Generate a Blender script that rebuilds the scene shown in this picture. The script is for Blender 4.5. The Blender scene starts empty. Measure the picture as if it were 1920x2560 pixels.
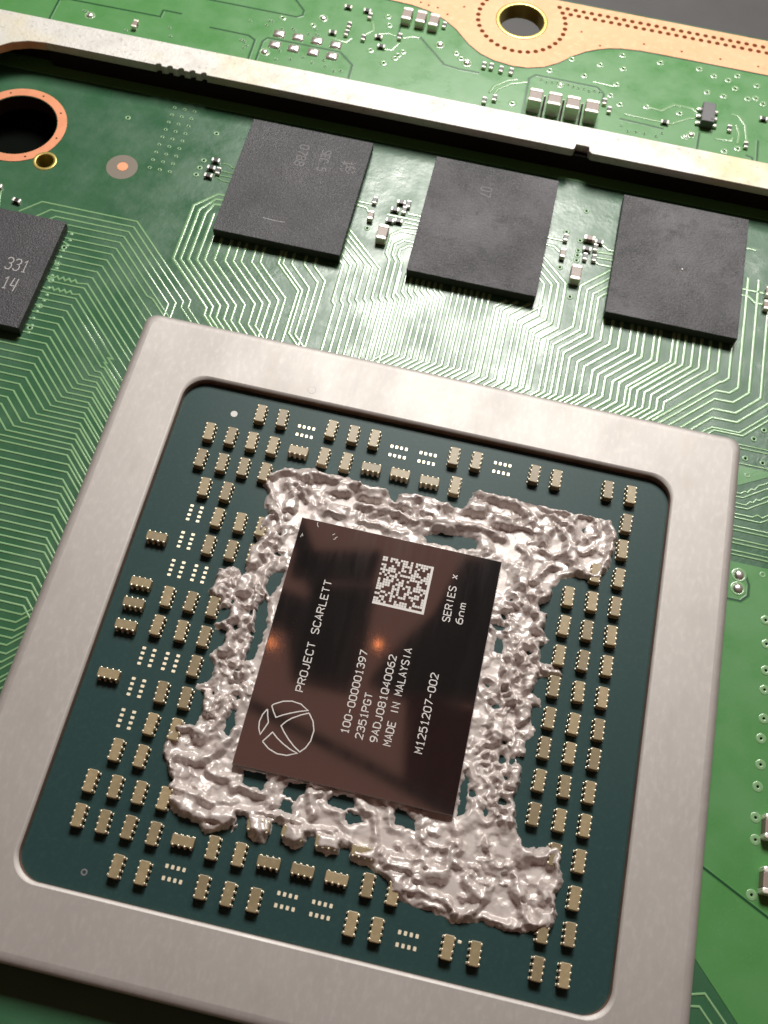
import bpy, math, random
import numpy as np
from mathutils import Vector

# ---------------------------------------------------------------- units: coordinates below are millimetres, 1 Blender unit = 10 mm
S = 0.1
R = math.radians
scene = bpy.context.scene
col = scene.collection

# ---------------------------------------------------------------- camera
cam_data = bpy.data.cameras.new('camera')
cam = bpy.data.objects.new('camera', cam_data)
col.objects.link(cam)
cam.location = (2.597 * S, -24.123 * S, 79.357 * S)
cam.rotation_euler = (R(25.2373), R(-2.6398), R(12.6247))
cam_data.sensor_fit = 'VERTICAL'
cam_data.sensor_height = 36.0
cam_data.lens = 2668.9 * 36.0 / 2560.0
cam_data.clip_start = 0.02
cam_data.clip_end = 500.0
cam_data.dof.use_dof = True
cam_data.dof.focus_distance = 8.35
cam_data.dof.aperture_fstop = 0.85
scene.camera = cam

# ---------------------------------------------------------------- dim brown room light
world = bpy.data.worlds.new('World')
scene.world = world
world.use_nodes = True
bg = world.node_tree.nodes['Background']
bg.inputs['Color'].default_value = (0.098, 0.049, 0.037, 1)
bg.inputs['Strength'].default_value = 1.0

# ---------------------------------------------------------------- the bench lamp's light (its body is built further down)
LAMP = Vector((20.0, 178.0, 200.0)) * S
AIM = Vector((0.0, 15.0, 0.0)) * S
lamp_data = bpy.data.lights.new('bench_lamp_light', 'AREA')
lamp_data.shape = 'RECTANGLE'
lamp_data.size = 13.0
lamp_data.size_y = 7.5
lamp_data.energy = 15000.0
lamp_data.color = (1.0, 0.975, 0.92)
lamp = bpy.data.objects.new('bench_lamp_light', lamp_data)
col.objects.link(lamp)
lamp.location = LAMP
lamp.rotation_euler = (Vector((LAMP.x, 1.5, 0)) - LAMP).to_track_quat('-Z', 'Y').to_euler()

scene.render.engine = 'CYCLES'
scene.cycles.max_bounces = 6
scene.cycles.use_denoising = True
vs = scene.view_settings
vs.view_transform = 'Standard'
vs.look = 'None'
vs.exposure = 0.0
vs.gamma = 1.0
vs.use_curve_mapping = False

# ================================================================ helpers
def tag(o, label=None, cat=None, group=None, kind=None):
    if label: o['label'] = label
    if cat: o['category'] = cat
    if group: o['group'] = group
    if kind: o['kind'] = kind
    return o

def empty(name, loc=(0, 0, 0)):
    o = bpy.data.objects.new(name, None)
    o.empty_display_size = 0.1
    col.objects.link(o)
    o.location = Vector(loc) * S
    return o

def mesh(name, verts, faces, mats, midx=None, smooth=False):
    me = bpy.data.meshes.new(name)
    me.from_pydata([(v[0] * S, v[1] * S, v[2] * S) for v in verts], [], faces)
    for m in (mats if isinstance(mats, (list, tuple)) else [mats]):
        me.materials.append(m)
    if midx is not None:
        me.polygons.foreach_set('material_index', midx)
    if smooth is True:
        me.polygons.foreach_set('use_smooth', [True] * len(me.polygons))
    me.update()
    return me

def put(name, me, parent=None, loc=(0, 0, 0), rz=0.0):
    o = bpy.data.objects.new(name, me)
    col.objects.link(o)
    o.parent = parent
    o.location = Vector(loc) * S
    o.rotation_euler = (0, 0, rz)
    return o

class G:
    """collects shapes (in mm) for one mesh"""
    def __init__(self): self.v = []; self.f = []; self.m = []
    def add(self, v, f, m=0):
        n = len(self.v); self.v += v; self.f += [tuple(i + n for i in q) for q in f]; self.m += [m] * len(f)
    def loft(self, loops, m=0, top=True, bottom=False, closed=True):
        n = len(loops[0]); v = [p for l in loops for p in l]; f = []
        for k in range(len(loops) - 1):
            for i in range(n if closed else n - 1):
                j = (i + 1) % n
                f.append((k * n + i, k * n + j, (k + 1) * n + j, (k + 1) * n + i))
        if top: f.append(tuple((len(loops) - 1) * n + i for i in range(n)))
        if bottom: f.append(tuple(reversed(range(n))))
        self.add(v, f, m)
    def box(self, x0, x1, y0, y1, z0, z1, b=0.05, m=0):
        def lp(i, c, z):
            return [(x0 + i + c, y0 + i, z), (x1 - i - c, y0 + i, z), (x1 - i, y0 + i + c, z), (x1 - i, y1 - i - c, z),
                    (x1 - i - c, y1 - i, z), (x0 + i + c, y1 - i, z), (x0 + i, y1 - i - c, z), (x0 + i, y0 + i + c, z)]
        self.loft([lp(0, b, z0), lp(0, b, z1 - b), lp(b * 0.3, b, z1 - b * 0.3), lp(b, b, z1)], m)
    def disc(self, x, y, r, z, n=16, m=0, ry=None):
        ry = ry or r
        self.add([(x + r * math.cos(2 * math.pi * i / n), y + ry * math.sin(2 * math.pi * i / n), z) for i in range(n)], [tuple(range(n))], m)
    def dome(self, x, y, r, z, h, n=16, m=0, k=4):
        loops = []
        for a in range(k):
            t = a / k * math.pi / 2
            loops.append([(x + r * math.cos(t) * math.cos(2 * math.pi * i / n), y + r * math.cos(t) * math.sin(2 * math.pi * i / n), z + h * math.sin(t)) for i in range(n)])
        self.loft(loops, m)
    def ring(self, x, y, r0, r1, z, h, n=20, m=0):
        """flat-topped annulus with rounded shoulders"""
        def c(r, zz): return [(x + r * math.cos(2 * math.pi * i / n), y + r * math.sin(2 * math.pi * i / n), zz) for i in range(n)]
        e = min(h, (r1 - r0) * 0.3)
        self.loft([c(r1, z), c(r1 - e * 0.4, z + h * 0.7), c(r1 - e, z + h), c(r0 + e, z + h), c(r0 + e * 0.4, z + h * 0.7), c(r0, z)], m, top=False)
    def ribbon(self, pts, w, z, h, m=0, top=0.45):
        """a raised track with rounded shoulders along a polyline"""
        p = [Vector((a[0], a[1])) for a in pts]
        prof = [(-0.5, 0), (-0.5 + (0.5 - top / 2) * 0.5, h * 0.75), (-top / 2, h), (top / 2, h), (0.5 - (0.5 - top / 2) * 0.5, h * 0.75), (0.5, 0)]
        rows = []
        for i, q in enumerate(p):
            d0 = (q - p[i - 1]).normalized() if i else (p[1] - q).normalized()
            d1 = (p[i + 1] - q).normalized() if i < len(p) - 1 else d0
            t = (d0 + d1)
            t = t.normalized() if t.length > 1e-6 else d0
            nrm = Vector((-t.y, t.x)); k = 1.0 / max(0.5, nrm.dot(Vector((-d0.y, d0.x))))
            rows.append([(q.x + nrm.x * a * w * k, q.y + nrm.y * a * w * k, z + b) for a, b in prof])
        self.loft(rows, m, top=False, closed=False)
        n = len(prof)
        self.add(rows[0], [tuple(range(n))], m); self.add(rows[-1], [tuple(reversed(range(n)))], m)
    def obj(self, name, mats, parent=None, smooth=False, loc=(0, 0, 0), rz=0.0):
        return put(name, mesh(name, self.v, self.f, mats, self.m, smooth), parent, loc, rz)

def rrect(hx, hy, r, z, seg=8):
    pts = []
    for cx, cy, a0 in ((hx - r, hy - r, 0), (-hx + r, hy - r, 90), (-hx + r, -hy + r, 180), (hx - r, -hy + r, 270)):
        for i in range(seg + 1):
            a = R(a0 + 90.0 * i / seg)
            pts.append((cx + r * math.cos(a), cy + r * math.sin(a), z))
    return pts

def slab(name, outlines, z0, z1, mat, parent, bevel=0.0):
    """a flat plate with holes: first outline is the rim, the others are openings"""
    cu = bpy.data.curves.new(name, 'CURVE'); cu.dimensions = '2D'; cu.fill_mode = 'BOTH'
    for pl in outlines:
        sp = cu.splines.new('POLY'); sp.points.add(len(pl) - 1)
        for pt, q in zip(sp.points, pl): pt.co = (q[0] * S, q[1] * S, 0, 1)
        sp.use_cyclic_u = True
    cu.extrude = (z1 - z0) / 2 * S
    if bevel:
        cu.bevel_depth = bevel * S; cu.bevel_resolution = 1; cu.offset = -bevel * S
        cu.extrude = max(0.0, (z1 - z0) / 2 - bevel) * S
    tmp = bpy.data.objects.new('tmp', cu); col.objects.link(tmp)
    dg = bpy.context.evaluated_depsgraph_get()
    me = bpy.data.meshes.new_from_object(tmp.evaluated_get(dg))
    bpy.data.objects.remove(tmp); bpy.data.curves.remove(cu)
    me.materials.clear(); me.materials.append(mat)
    me.transform(__import__('mathutils').Matrix.Translation((0, 0, (z0 + z1) / 2 * S)))
    return put(name, me, parent)

def circle(x, y, r, n=48): return [(x + r * math.cos(2 * math.pi * i / n), y + r * math.sin(2 * math.pi * i / n)) for i in range(n)]

# ================================================================ materials
def mat(name, base, rough=0.5, metal=0.0, spec=0.5, noise=None, bump=None, rough_var=None, coat=0.0, emit=None, stretch=None):
    """noise: (scale per unit, second colour, lo, hi); bump: list of (scale, strength, distance)"""
    m = bpy.data.materials.new(name); m.use_nodes = True
    nt = m.node_tree; b = nt.nodes['Principled BSDF']
    b.inputs['Base Color'].default_value = (*base, 1)
    b.inputs['Roughness'].default_value = rough
    b.inputs['Metallic'].default_value = metal
    b.inputs['Specular IOR Level'].default_value = spec
    b.inputs['Coat Weight'].default_value = coat
    b.inputs['Coat Roughness'].default_value = 0.12
    if emit:
        b.inputs['Emission Color'].default_value = (*emit[0], 1); b.inputs['Emission Strength'].default_value = emit[1]
    geo = nt.nodes.new('ShaderNodeNewGeometry')
    src = geo.outputs['Position']
    if stretch:
        mp = nt.nodes.new('ShaderNodeMapping'); mp.inputs['Scale'].default_value = stretch
        nt.links.new(src, mp.inputs['Vector']); src = mp.outputs['Vector']
    def nz(scale, detail=4.0, rg=0.6):
        n = nt.nodes.new('ShaderNodeTexNoise'); n.inputs['Scale'].default_value = scale
        n.inputs['Detail'].default_value = detail; n.inputs['Roughness'].default_value = rg
        nt.links.new(src, n.inputs['Vector']); return n.outputs['Fac']
    def ramp(out, lo, hi, a, c):
        r = nt.nodes.new('ShaderNodeMapRange'); r.inputs['From Min'].default_value = lo; r.inputs['From Max'].default_value = hi
        r.inputs['To Min'].default_value = a; r.inputs['To Max'].default_value = c
        nt.links.new(out, r.inputs['Value']); return r.outputs['Result']
    if noise:
        items = noise if isinstance(noise, list) else [noise]
        prev = None
        for sc, c2, lo, hi in items:
            mx = nt.nodes.new('ShaderNodeMix'); mx.data_type = 'RGBA'
            mx.inputs['A'].default_value = (*base, 1); mx.inputs['B'].default_value = (*c2, 1)
            if prev is not None: nt.links.new(prev, mx.inputs['A'])
            nt.links.new(ramp(nz(sc), lo, hi, 0, 1), mx.inputs['Factor']); prev = mx.outputs['Result']
        nt.links.new(prev, b.inputs['Base Color'])
    if rough_var:
        nt.links.new(ramp(nz(rough_var[0]), 0.35, 0.65, rough_var[1], rough_var[2]), b.inputs['Roughness'])
    if bump:
        prev = None
        for sc, st, ds in bump:
            bn = nt.nodes.new('ShaderNodeBump'); bn.inputs['Strength'].default_value = st; bn.inputs['Distance'].default_value = ds
            nt.links.new(nz(sc, 3.0), bn.inputs['Height'])
            if prev is not None: nt.links.new(prev, bn.inputs['Normal'])
            prev = bn.outputs['Normal']
        nt.links.new(prev, b.inputs['Normal'])
    return m

M = {}
M['mask'] = mat('solder_mask_green', (0.030, 0.104, 0.050), 0.24, noise=[(0.9, (0.040, 0.125, 0.058), 0.4, 0.7)], bump=[(60, 0.05, 0.004), (4.5, 0.26, 0.016), (14, 0.12, 0.006)], rough_var=(2.2, 0.22, 0.42), spec=0.5)
M['pour'] = mat('solder_mask_over_copper', (0.070, 0.232, 0.064), 0.34, noise=[(1.1, (0.086, 0.245, 0.084), 0.4, 0.7), (40, (0.09, 0.25, 0.085), 0.55, 0.75)], bump=[(70, 0.10, 0.004), (5, 0.12, 0.01)], rough_var=(3.0, 0.26, 0.42))
M['gap'] = mat('solder_mask_gap', (0.01, 0.06, 0.022), 0.3)
M['trace'] = mat('solder_mask_track', (0.20, 0.37, 0.18), 0.2, spec=1.0, bump=[(25, 0.14, 0.004)])
M['via'] = mat('via_rim', (0.20, 0.36, 0.19), 0.3)
M['hole'] = mat('drilled_hole', (0.005, 0.006, 0.005), 0.9, spec=0.0)
M['lining'] = mat('dark_bore', (0.03, 0.018, 0.01), 0.6)
M['edge'] = mat('laminate_edge', (0.25, 0.2, 0.07), 0.6)
M['copper'] = mat('bare_copper', (0.74, 0.42, 0.245), 0.6, metal=0.15, spec=0.3, noise=[(1.2, (0.69, 0.375, 0.21), 0.42, 0.68), (14, (0.77, 0.46, 0.28), 0.5, 0.7), (5, (0.66, 0.35, 0.20), 0.6, 0.72)], bump=[(45, 0.08, 0.004)])
M['ring'] = mat('ring_copper', (0.72, 0.30, 0.16), 0.5, metal=0.35, noise=(8, (0.66, 0.27, 0.14), 0.45, 0.7))
M['via_copper'] = mat('copper_drill', (0.15, 0.042, 0.012), 0.7, spec=0.1)
M['brass'] = mat('plated_brass', (0.55, 0.45, 0.14), 0.35, metal=0.7)
M['solder'] = mat('solder_silver', (0.82, 0.79, 0.76), 0.28, metal=0.85, bump=[(20, 0.15, 0.01)])
M['pad'] = mat('gold_pad', (0.92, 0.82, 0.62), 0.42, metal=0.45)
M['nickel'] = mat('brushed_nickel', (0.41, 0.385, 0.367), 0.42, metal=0.5, noise=[(0.8, (0.385, 0.36, 0.343), 0.35, 0.7), (16, (0.445, 0.418, 0.398), 0.48, 0.74), (2.2, (0.375, 0.345, 0.325), 0.55, 0.75)], bump=[(48, 0.10, 0.004)], rough_var=(1.2, 0.54, 0.60), stretch=(1.7, 0.8, 1))
M['edge_copper'] = mat('frame_copper_edge', (0.62, 0.36, 0.27), 0.42, metal=0.8, noise=(6, (0.52, 0.27, 0.19), 0.45, 0.65))
M['rail'] = mat('tinned_steel', (0.60, 0.59, 0.56), 0.5, metal=0.3, noise=[(3.0, (0.54, 0.53, 0.50), 0.45, 0.7), (0.6, (0.60, 0.54, 0.36), 0.53, 0.68), (20, (0.40, 0.38, 0.34), 0.57, 0.72)], bump=[(26, 0.28, 0.012), (5, 0.12, 0.015)], rough_var=(6, 0.52, 0.68))
M['rail_shaded'] = mat('shaded_steel', (0.018, 0.017, 0.015), 0.9, spec=0.05)  # the wall's shade painted into a near-black colour
M['chip'] = mat('moulding_compound', (0.046, 0.045, 0.052), 0.5, spec=0.36, noise=[(1.9, (0.062, 0.06, 0.068), 0.42, 0.75), (7, (0.04, 0.039, 0.045), 0.52, 0.75), (60, (0.12, 0.118, 0.13), 0.52, 0.72)], bump=[(62, 0.75, 0.011), (24, 0.25, 0.010)], rough_var=(2.0, 0.42, 0.58))
M['chip_smear_sheen'] = mat('moulding_residue_sheen', (0.055, 0.054, 0.060), 0.5, spec=0.36, noise=[(1.1, (0.16, 0.158, 0.168), 0.4, 0.72), (6, (0.05, 0.049, 0.055), 0.52, 0.75), (60, (0.15, 0.148, 0.16), 0.52, 0.72)], bump=[(50, 1.0, 0.014), (20, 0.3, 0.012)], rough_var=(2.0, 0.40, 0.58))  # pale residue; on the third chip the same colour paints a sheen
M['chip_side'] = mat('moulding_side', (0.022, 0.02, 0.019), 0.6)
M['ink'] = mat('laser_mark', (0.42, 0.41, 0.40), 0.6)
M['ink_faint'] = mat('worn_laser_mark', (0.145, 0.142, 0.146), 0.6)
M['white'] = mat('white_mark', (0.60, 0.58, 0.56), 0.55)
M['substrate'] = mat('package_substrate', (0.016, 0.046, 0.045), 0.45, spec=0.22, noise=[(35, (0.022, 0.056, 0.053), 0.5, 0.75)], bump=[(50, 0.08, 0.004)])
M['die'] = mat('polished_silicon', (0.82, 0.76, 0.77), 0.055, metal=0.99, spec=0.3, rough_var=(2.5, 0.045, 0.065), stretch=(5, 0.7, 1))
M['die_edge'] = mat('silicon_edge', (0.5, 0.48, 0.47), 0.3, metal=0.8)
M['ceramic'] = mat('ceramic_brown', (0.275, 0.215, 0.12), 0.4, noise=(30, (0.33, 0.26, 0.15), 0.45, 0.7))
nt = M['ceramic'].node_tree; bs = nt.nodes['Principled BSDF']; ln = bs.inputs['Base Color'].links[0]; src_ = ln.from_socket
oi = nt.nodes.new('ShaderNodeObjectInfo'); mr = nt.nodes.new('ShaderNodeMapRange'); mr.inputs['To Min'].default_value = 0.78; mr.inputs['To Max'].default_value = 1.2
hs = nt.nodes.new('ShaderNodeHueSaturation'); nt.links.new(oi.outputs['Random'], mr.inputs['Value']); nt.links.new(mr.outputs['Result'], hs.inputs['Value']); nt.links.new(src_, hs.inputs['Color']); nt.links.new(hs.outputs['Color'], bs.inputs['Base Color'])
M['ceramic2'] = mat('ceramic_rose', (0.26, 0.20, 0.175), 0.45, noise=(30, (0.30, 0.23, 0.20), 0.45, 0.7))
M['term'] = mat('tin_terminal', (0.90, 0.86, 0.79), 0.35, metal=0.3)
M['term_gold'] = mat('warm_terminal', (0.80, 0.72, 0.55), 0.36, metal=0.55)
M['black'] = mat('black_body', (0.02, 0.02, 0.021), 0.4)
M['grey_chip'] = mat('grey_moulding', (0.10, 0.10, 0.108), 0.45, bump=[(30, 0.2, 0.008)])
M['paste'] = mat('silver_residue', (0.56, 0.50, 0.475), 0.4, metal=0.18, spec=0.7, noise=[(2.0, (0.50, 0.44, 0.415), 0.4, 0.65), (14, (0.60, 0.54, 0.515), 0.5, 0.72)], bump=[(14, 0.10, 0.012)], rough_var=(3.0, 0.28, 0.52))
M['desk'] = mat('grey_desk', (0.036, 0.035, 0.036), 0.6, noise=(2, (0.044, 0.043, 0.043), 0.4, 0.7), bump=[(20, 0.1, 0.01)])
M['overhead_black'] = mat('overhead_black', (0.012, 0.011, 0.012), 0.5)
M['mirrored_red'] = mat('mirrored_red_sheet', (0.13, 0.02, 0.02), 0.6)  # red-brown of the sheet added for the die's reflection
M['glint'] = mat('warm_glint', (1, 0.5, 0.25), 0.4, emit=((1.0, 0.30, 0.09), 4.0))  # glow of the beads added for the die's orange glints

# ---------------------------------------------------------------- outline of the silver residue, its gaps, smooth puddles and pits (mm on the package)
PASTE = [(-11.92,12.25),(-11.78,13.41),(-10.64,14.21),(-9.29,14.49),(-8.28,14.85),(-7.69,14.54),(-6.22,14.68),(-5.29,14.58),(-4.0,14.22),(-3.23,14.35),(-3.32,14.17),(-1.94,14.23),(-1.69,13.57),(-1.22,13.24),(-1.01,14.12),(0.42,14.42),(1.82,14.38),(3.07,14.13),(4.26,14.1),(4.6,14.96),(4.68,15.87),(4.68,16.66),(5.39,16.61),(6.44,16.31),(7.73,16.4),(8.43,16.97),(9.55,16.86),(10.27,17.32),(9.98,17.15),(11.46,17.23),(13.11,16.95),(14.93,17.12),(15.85,16.66),(16.06,16.02),(16.76,14.83),(16.73,13.62),(16.53,12.37),(16.41,11.43),(15.93,11.05),(15.96,10.34),(15.38,10.27),(14.75,10.5),(13.93,10.37),(13.04,9.96),(12.35,9.01),(12.33,7.99),(12.26,8.08),(12.03,7.66),(11.58,7.37),(11.66,6.85),(12.2,6.89),(12.29,5.76),(12.05,5.44),(12.77,4.82),(12.54,4.42),(12.09,4.14),(12.28,3.49),(12.3,2.81),(12.96,2.8),(13.42,2.99),(13.86,2.76),(14.28,2.14),(13.4,2.01),(12.48,1.67),(12.32,1.21),(12.06,0.31),(12.83,-0.01),(13.04,-0.54),(12.21,-0.65),(12.3,-1.69),(12.81,-2.38),(12.59,-2.99),(12.25,-3.31),(12.35,-4.4),(11.63,-4.8),(12.17,-5.23),(12.37,-6.19),(12.29,-6.83),(12.01,-7.51),(12.24,-7.92),(12.46,-9.22),(12.79,-9.82),(13.25,-10.75),(14.15,-10.69),(15.14,-10.24),(15.85,-10.22),(16.07,-11.63),(16.26,-12.17),(16.33,-12.87),(16.0,-13.35),(16.06,-14.06),(16.29,-14.52),(16.2,-15.35),(15.9,-15.82),(15.07,-16.01),(14.11,-16.33),(13.07,-16.46),(11.44,-16.33),(9.9,-16.68),(9.39,-16.85),(8.92,-16.6),(8.02,-16.4),(6.6,-16.32),(5.59,-16.14),(4.78,-15.92),(4.63,-15.23),(4.13,-14.93),(3.1,-14.56),(1.69,-14.39),(1.42,-13.63),(0.75,-13.7),(0.76,-14.11),(-0.01,-14.46),(-0.86,-14.16),(-1.14,-13.39),(-1.63,-13.5),(-1.78,-14.28),(-2.49,-14.53),(-3.26,-14.21),(-3.4,-13.07),(-4.26,-13.1),(-4.17,-13.75),(-4.46,-14.57),(-5.3,-14.68),(-5.82,-14.05),(-6.07,-13.18),(-6.77,-13.18),(-6.62,-13.99),(-6.9,-14.55),(-6.76,-13.11),(-6.72,-13.86),(-7.58,-14.48),(-8.67,-14.9),(-9.37,-14.31),(-10.28,-14.18),(-11.09,-14.12),(-11.57,-13.72),(-12.08,-13.07),(-12.1,-12.6),(-11.89,-11.86),(-12.58,-11.06),(-13.16,-10.23),(-13.29,-9.1),(-13.08,-8.33),(-12.57,-7.94),(-11.53,-7.78),(-11.32,-7.0),(-11.44,-6.29),(-11.47,-5.28),(-12.34,-5.11),(-12.31,-4.64),(-11.62,-4.47),(-11.4,-3.95),(-11.41,-3.0),(-11.98,-2.66),(-12.08,-2.3),(-11.2,-1.33),(-11.35,-0.19),(-12.26,-0.31),(-12.41,0.05),(-11.9,0.42),(-11.44,0.78),(-11.57,1.55),(-12.54,1.31),(-13.24,2.05),(-13.56,2.48),(-13.28,3.16),(-13.29,4.5),(-12.35,4.93),(-11.7,4.68),(-11.5,4.31),(-11.16,4.81),(-11.38,5.59),(-11.5,6.72),(-11.04,7.15),(-11.26,7.95),(-11.27,8.7),(-11.32,8.66),(-10.99,9.61),(-10.71,10.01),(-11.31,10.41),(-11.44,11.26),(-11.28,11.74)]
HOLES = [[(1.62,11.04),(3.16,11.64),(5.7,11.72),(6.0,10.88),(4.36,10.53),(2.0,10.6)],[(-7.23,-10.01),(-5.58,-9.88),(-5.42,-10.46),(-5.57,-11.19),(-6.41,-11.04),(-7.06,-10.93)],[(-4.17,-12.15),(-3.94,-11.37),(-3.22,-11.42),(-3.1,-12.2)],[(-3.81,-10.17),(-2.6,-10.06),(-2.62,-10.67),(-3.08,-11.3),(-4.1,-11.1)],[(-0.86,-10.69),(0.05,-10.1),(0.95,-10.19),(1.19,-10.82),(0.46,-11.07),(-0.78,-11.02)],[(0.67,-11.2),(1.55,-11.25),(2.0,-11.65),(1.21,-12.01),(0.72,-11.78)],[(3.92,-10.53),(4.19,-10.12),(4.84,-10.31),(5.56,-10.83),(5.6,-11.41),(4.18,-11.32)],[(8.22,-7.81),(8.36,-6.55),(8.77,-7.43),(8.87,-9.23),(8.39,-9.94)],[(-9.38,4.0),(-9.26,5.04),(-8.4,5.39),(-8.4,4.38),(-8.87,3.12),(-9.23,3.46)],[(-9.36,-2.24),(-9.23,0.1),(-9.58,1.82),(-9.24,3.03),(-8.81,2.43),(-8.51,0.83),(-8.56,-0.43),(-8.78,-1.97)],[(-9.28,-6.52),(-9.17,-5.94),(-8.91,-6.06),(-8.95,-6.71),(-8.7,-6.93),(-8.97,-7.9),(-9.4,-7.64),(-9.41,-7.01)],[(8.24,4.96),(8.62,5.14),(9.33,4.87),(8.72,4.55)],[(8.74,2.82),(8.75,3.95),(9.32,4.0),(9.43,2.9)],[(8.52,0.22),(9.01,0.17),(8.82,-0.13)],[(9.36,-1.33),(9.86,-0.96),(9.99,-1.26),(9.63,-1.51)],[(13.81,14.58),(14.15,14.8),(14.09,14.31)],[(10.03,-8.96),(10.2,-8.62),(10.52,-9.07),(10.42,-9.4)]]
SMOOTH = [[(11.39,-14.3),(12.4,-13.87),(13.35,-14.37),(14.01,-15.75),(13.58,-16.35),(11.44,-16.33),(10.9,-15.75)],[(10.03,16.88),(11.48,17.1),(12.87,16.89),(12.73,16.16),(11.68,15.76),(10.53,16.03)],[(3.12,-11.22),(4.05,-11.52),(5.45,-11.53),(4.96,-12.48),(3.77,-13.34),(3.37,-12.35)],[(11.34,13.23),(11.94,14.05),(12.9,13.35),(12.82,12.26),(11.92,11.78),(11.24,12.27)],[(-11.79,-9.28),(-10.19,-8.64),(-9.36,-6.54),(-8.87,-6.97),(-9.37,-8.36),(-10.42,-9.67),(-12.12,-10.25)],[(8.81,-13.86),(10.08,-13.67),(10.12,-15.01),(9.02,-14.95),(7.74,-15.04)],[(8.16,1.31),(9.06,1.7),(9.83,1.04),(9.46,-0.56),(8.64,-0.92)],[(-7.27,3.65),(-9.16,-0.16),(-8.53,3.35),(-7.66,1.59)]]
PITS = [(11.32,-13.28,0.45),(12.65,-13.08,0.55),(13.6,-12.92,0.5),(14.41,-13.56,0.6),(15.31,-14.44,0.7),(14.48,-14.63,0.35),(13.79,-14.37,0.35),(15.2,-12.03,0.8),(11.81,-12.07,0.6),(10.64,-11.97,0.5),(6.96,-11.75,0.8),(5.76,-12.88,0.7),(7.67,-12.54,0.6),(9.29,-13.54,0.7),(12.33,-14.09,1.3),(14.12,15.0,1.1),(13.24,16.01,0.5),(14.43,16.3,0.5),(12.37,15.25,0.6),(10.28,13.78,0.6),(14.77,12.08,0.9),(12.49,14.46,0.4),(13.91,13.06,0.5),(10.87,10.86,0.5),(12.74,11.19,0.9),(11.09,14.8,0.6),(9.58,12.8,0.9),(-9.98,11.73,0.9),(-8.53,13.09,0.7),(-7.78,13.28,0.6),(-0.75,11.54,0.7),(6.44,14.08,0.6),(9.11,12.88,0.8),(7.84,12.89,0.5),(-12.0,-8.61,0.8),(-11.23,-9.06,0.7),(-8.58,-9.86,1.2),(-11.8,-10.7,0.7),(-10.32,-3.22,0.6),(-10.18,9.4,0.5),(-10.87,2.42,0.6),(-10.31,1.45,0.6),(-10.18,-0.99,0.6),(-11.24,7.52,0.5),(11.13,6.01,0.6),(10.26,4.75,0.5),(10.01,-0.01,0.6),(10.06,-2.14,0.5),(9.15,-3.23,0.5),(11.77,-3.26,0.5),(11.12,-10.73,0.6),(10.48,-11.83,0.7),(11.24,-8.83,0.5)]
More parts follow.
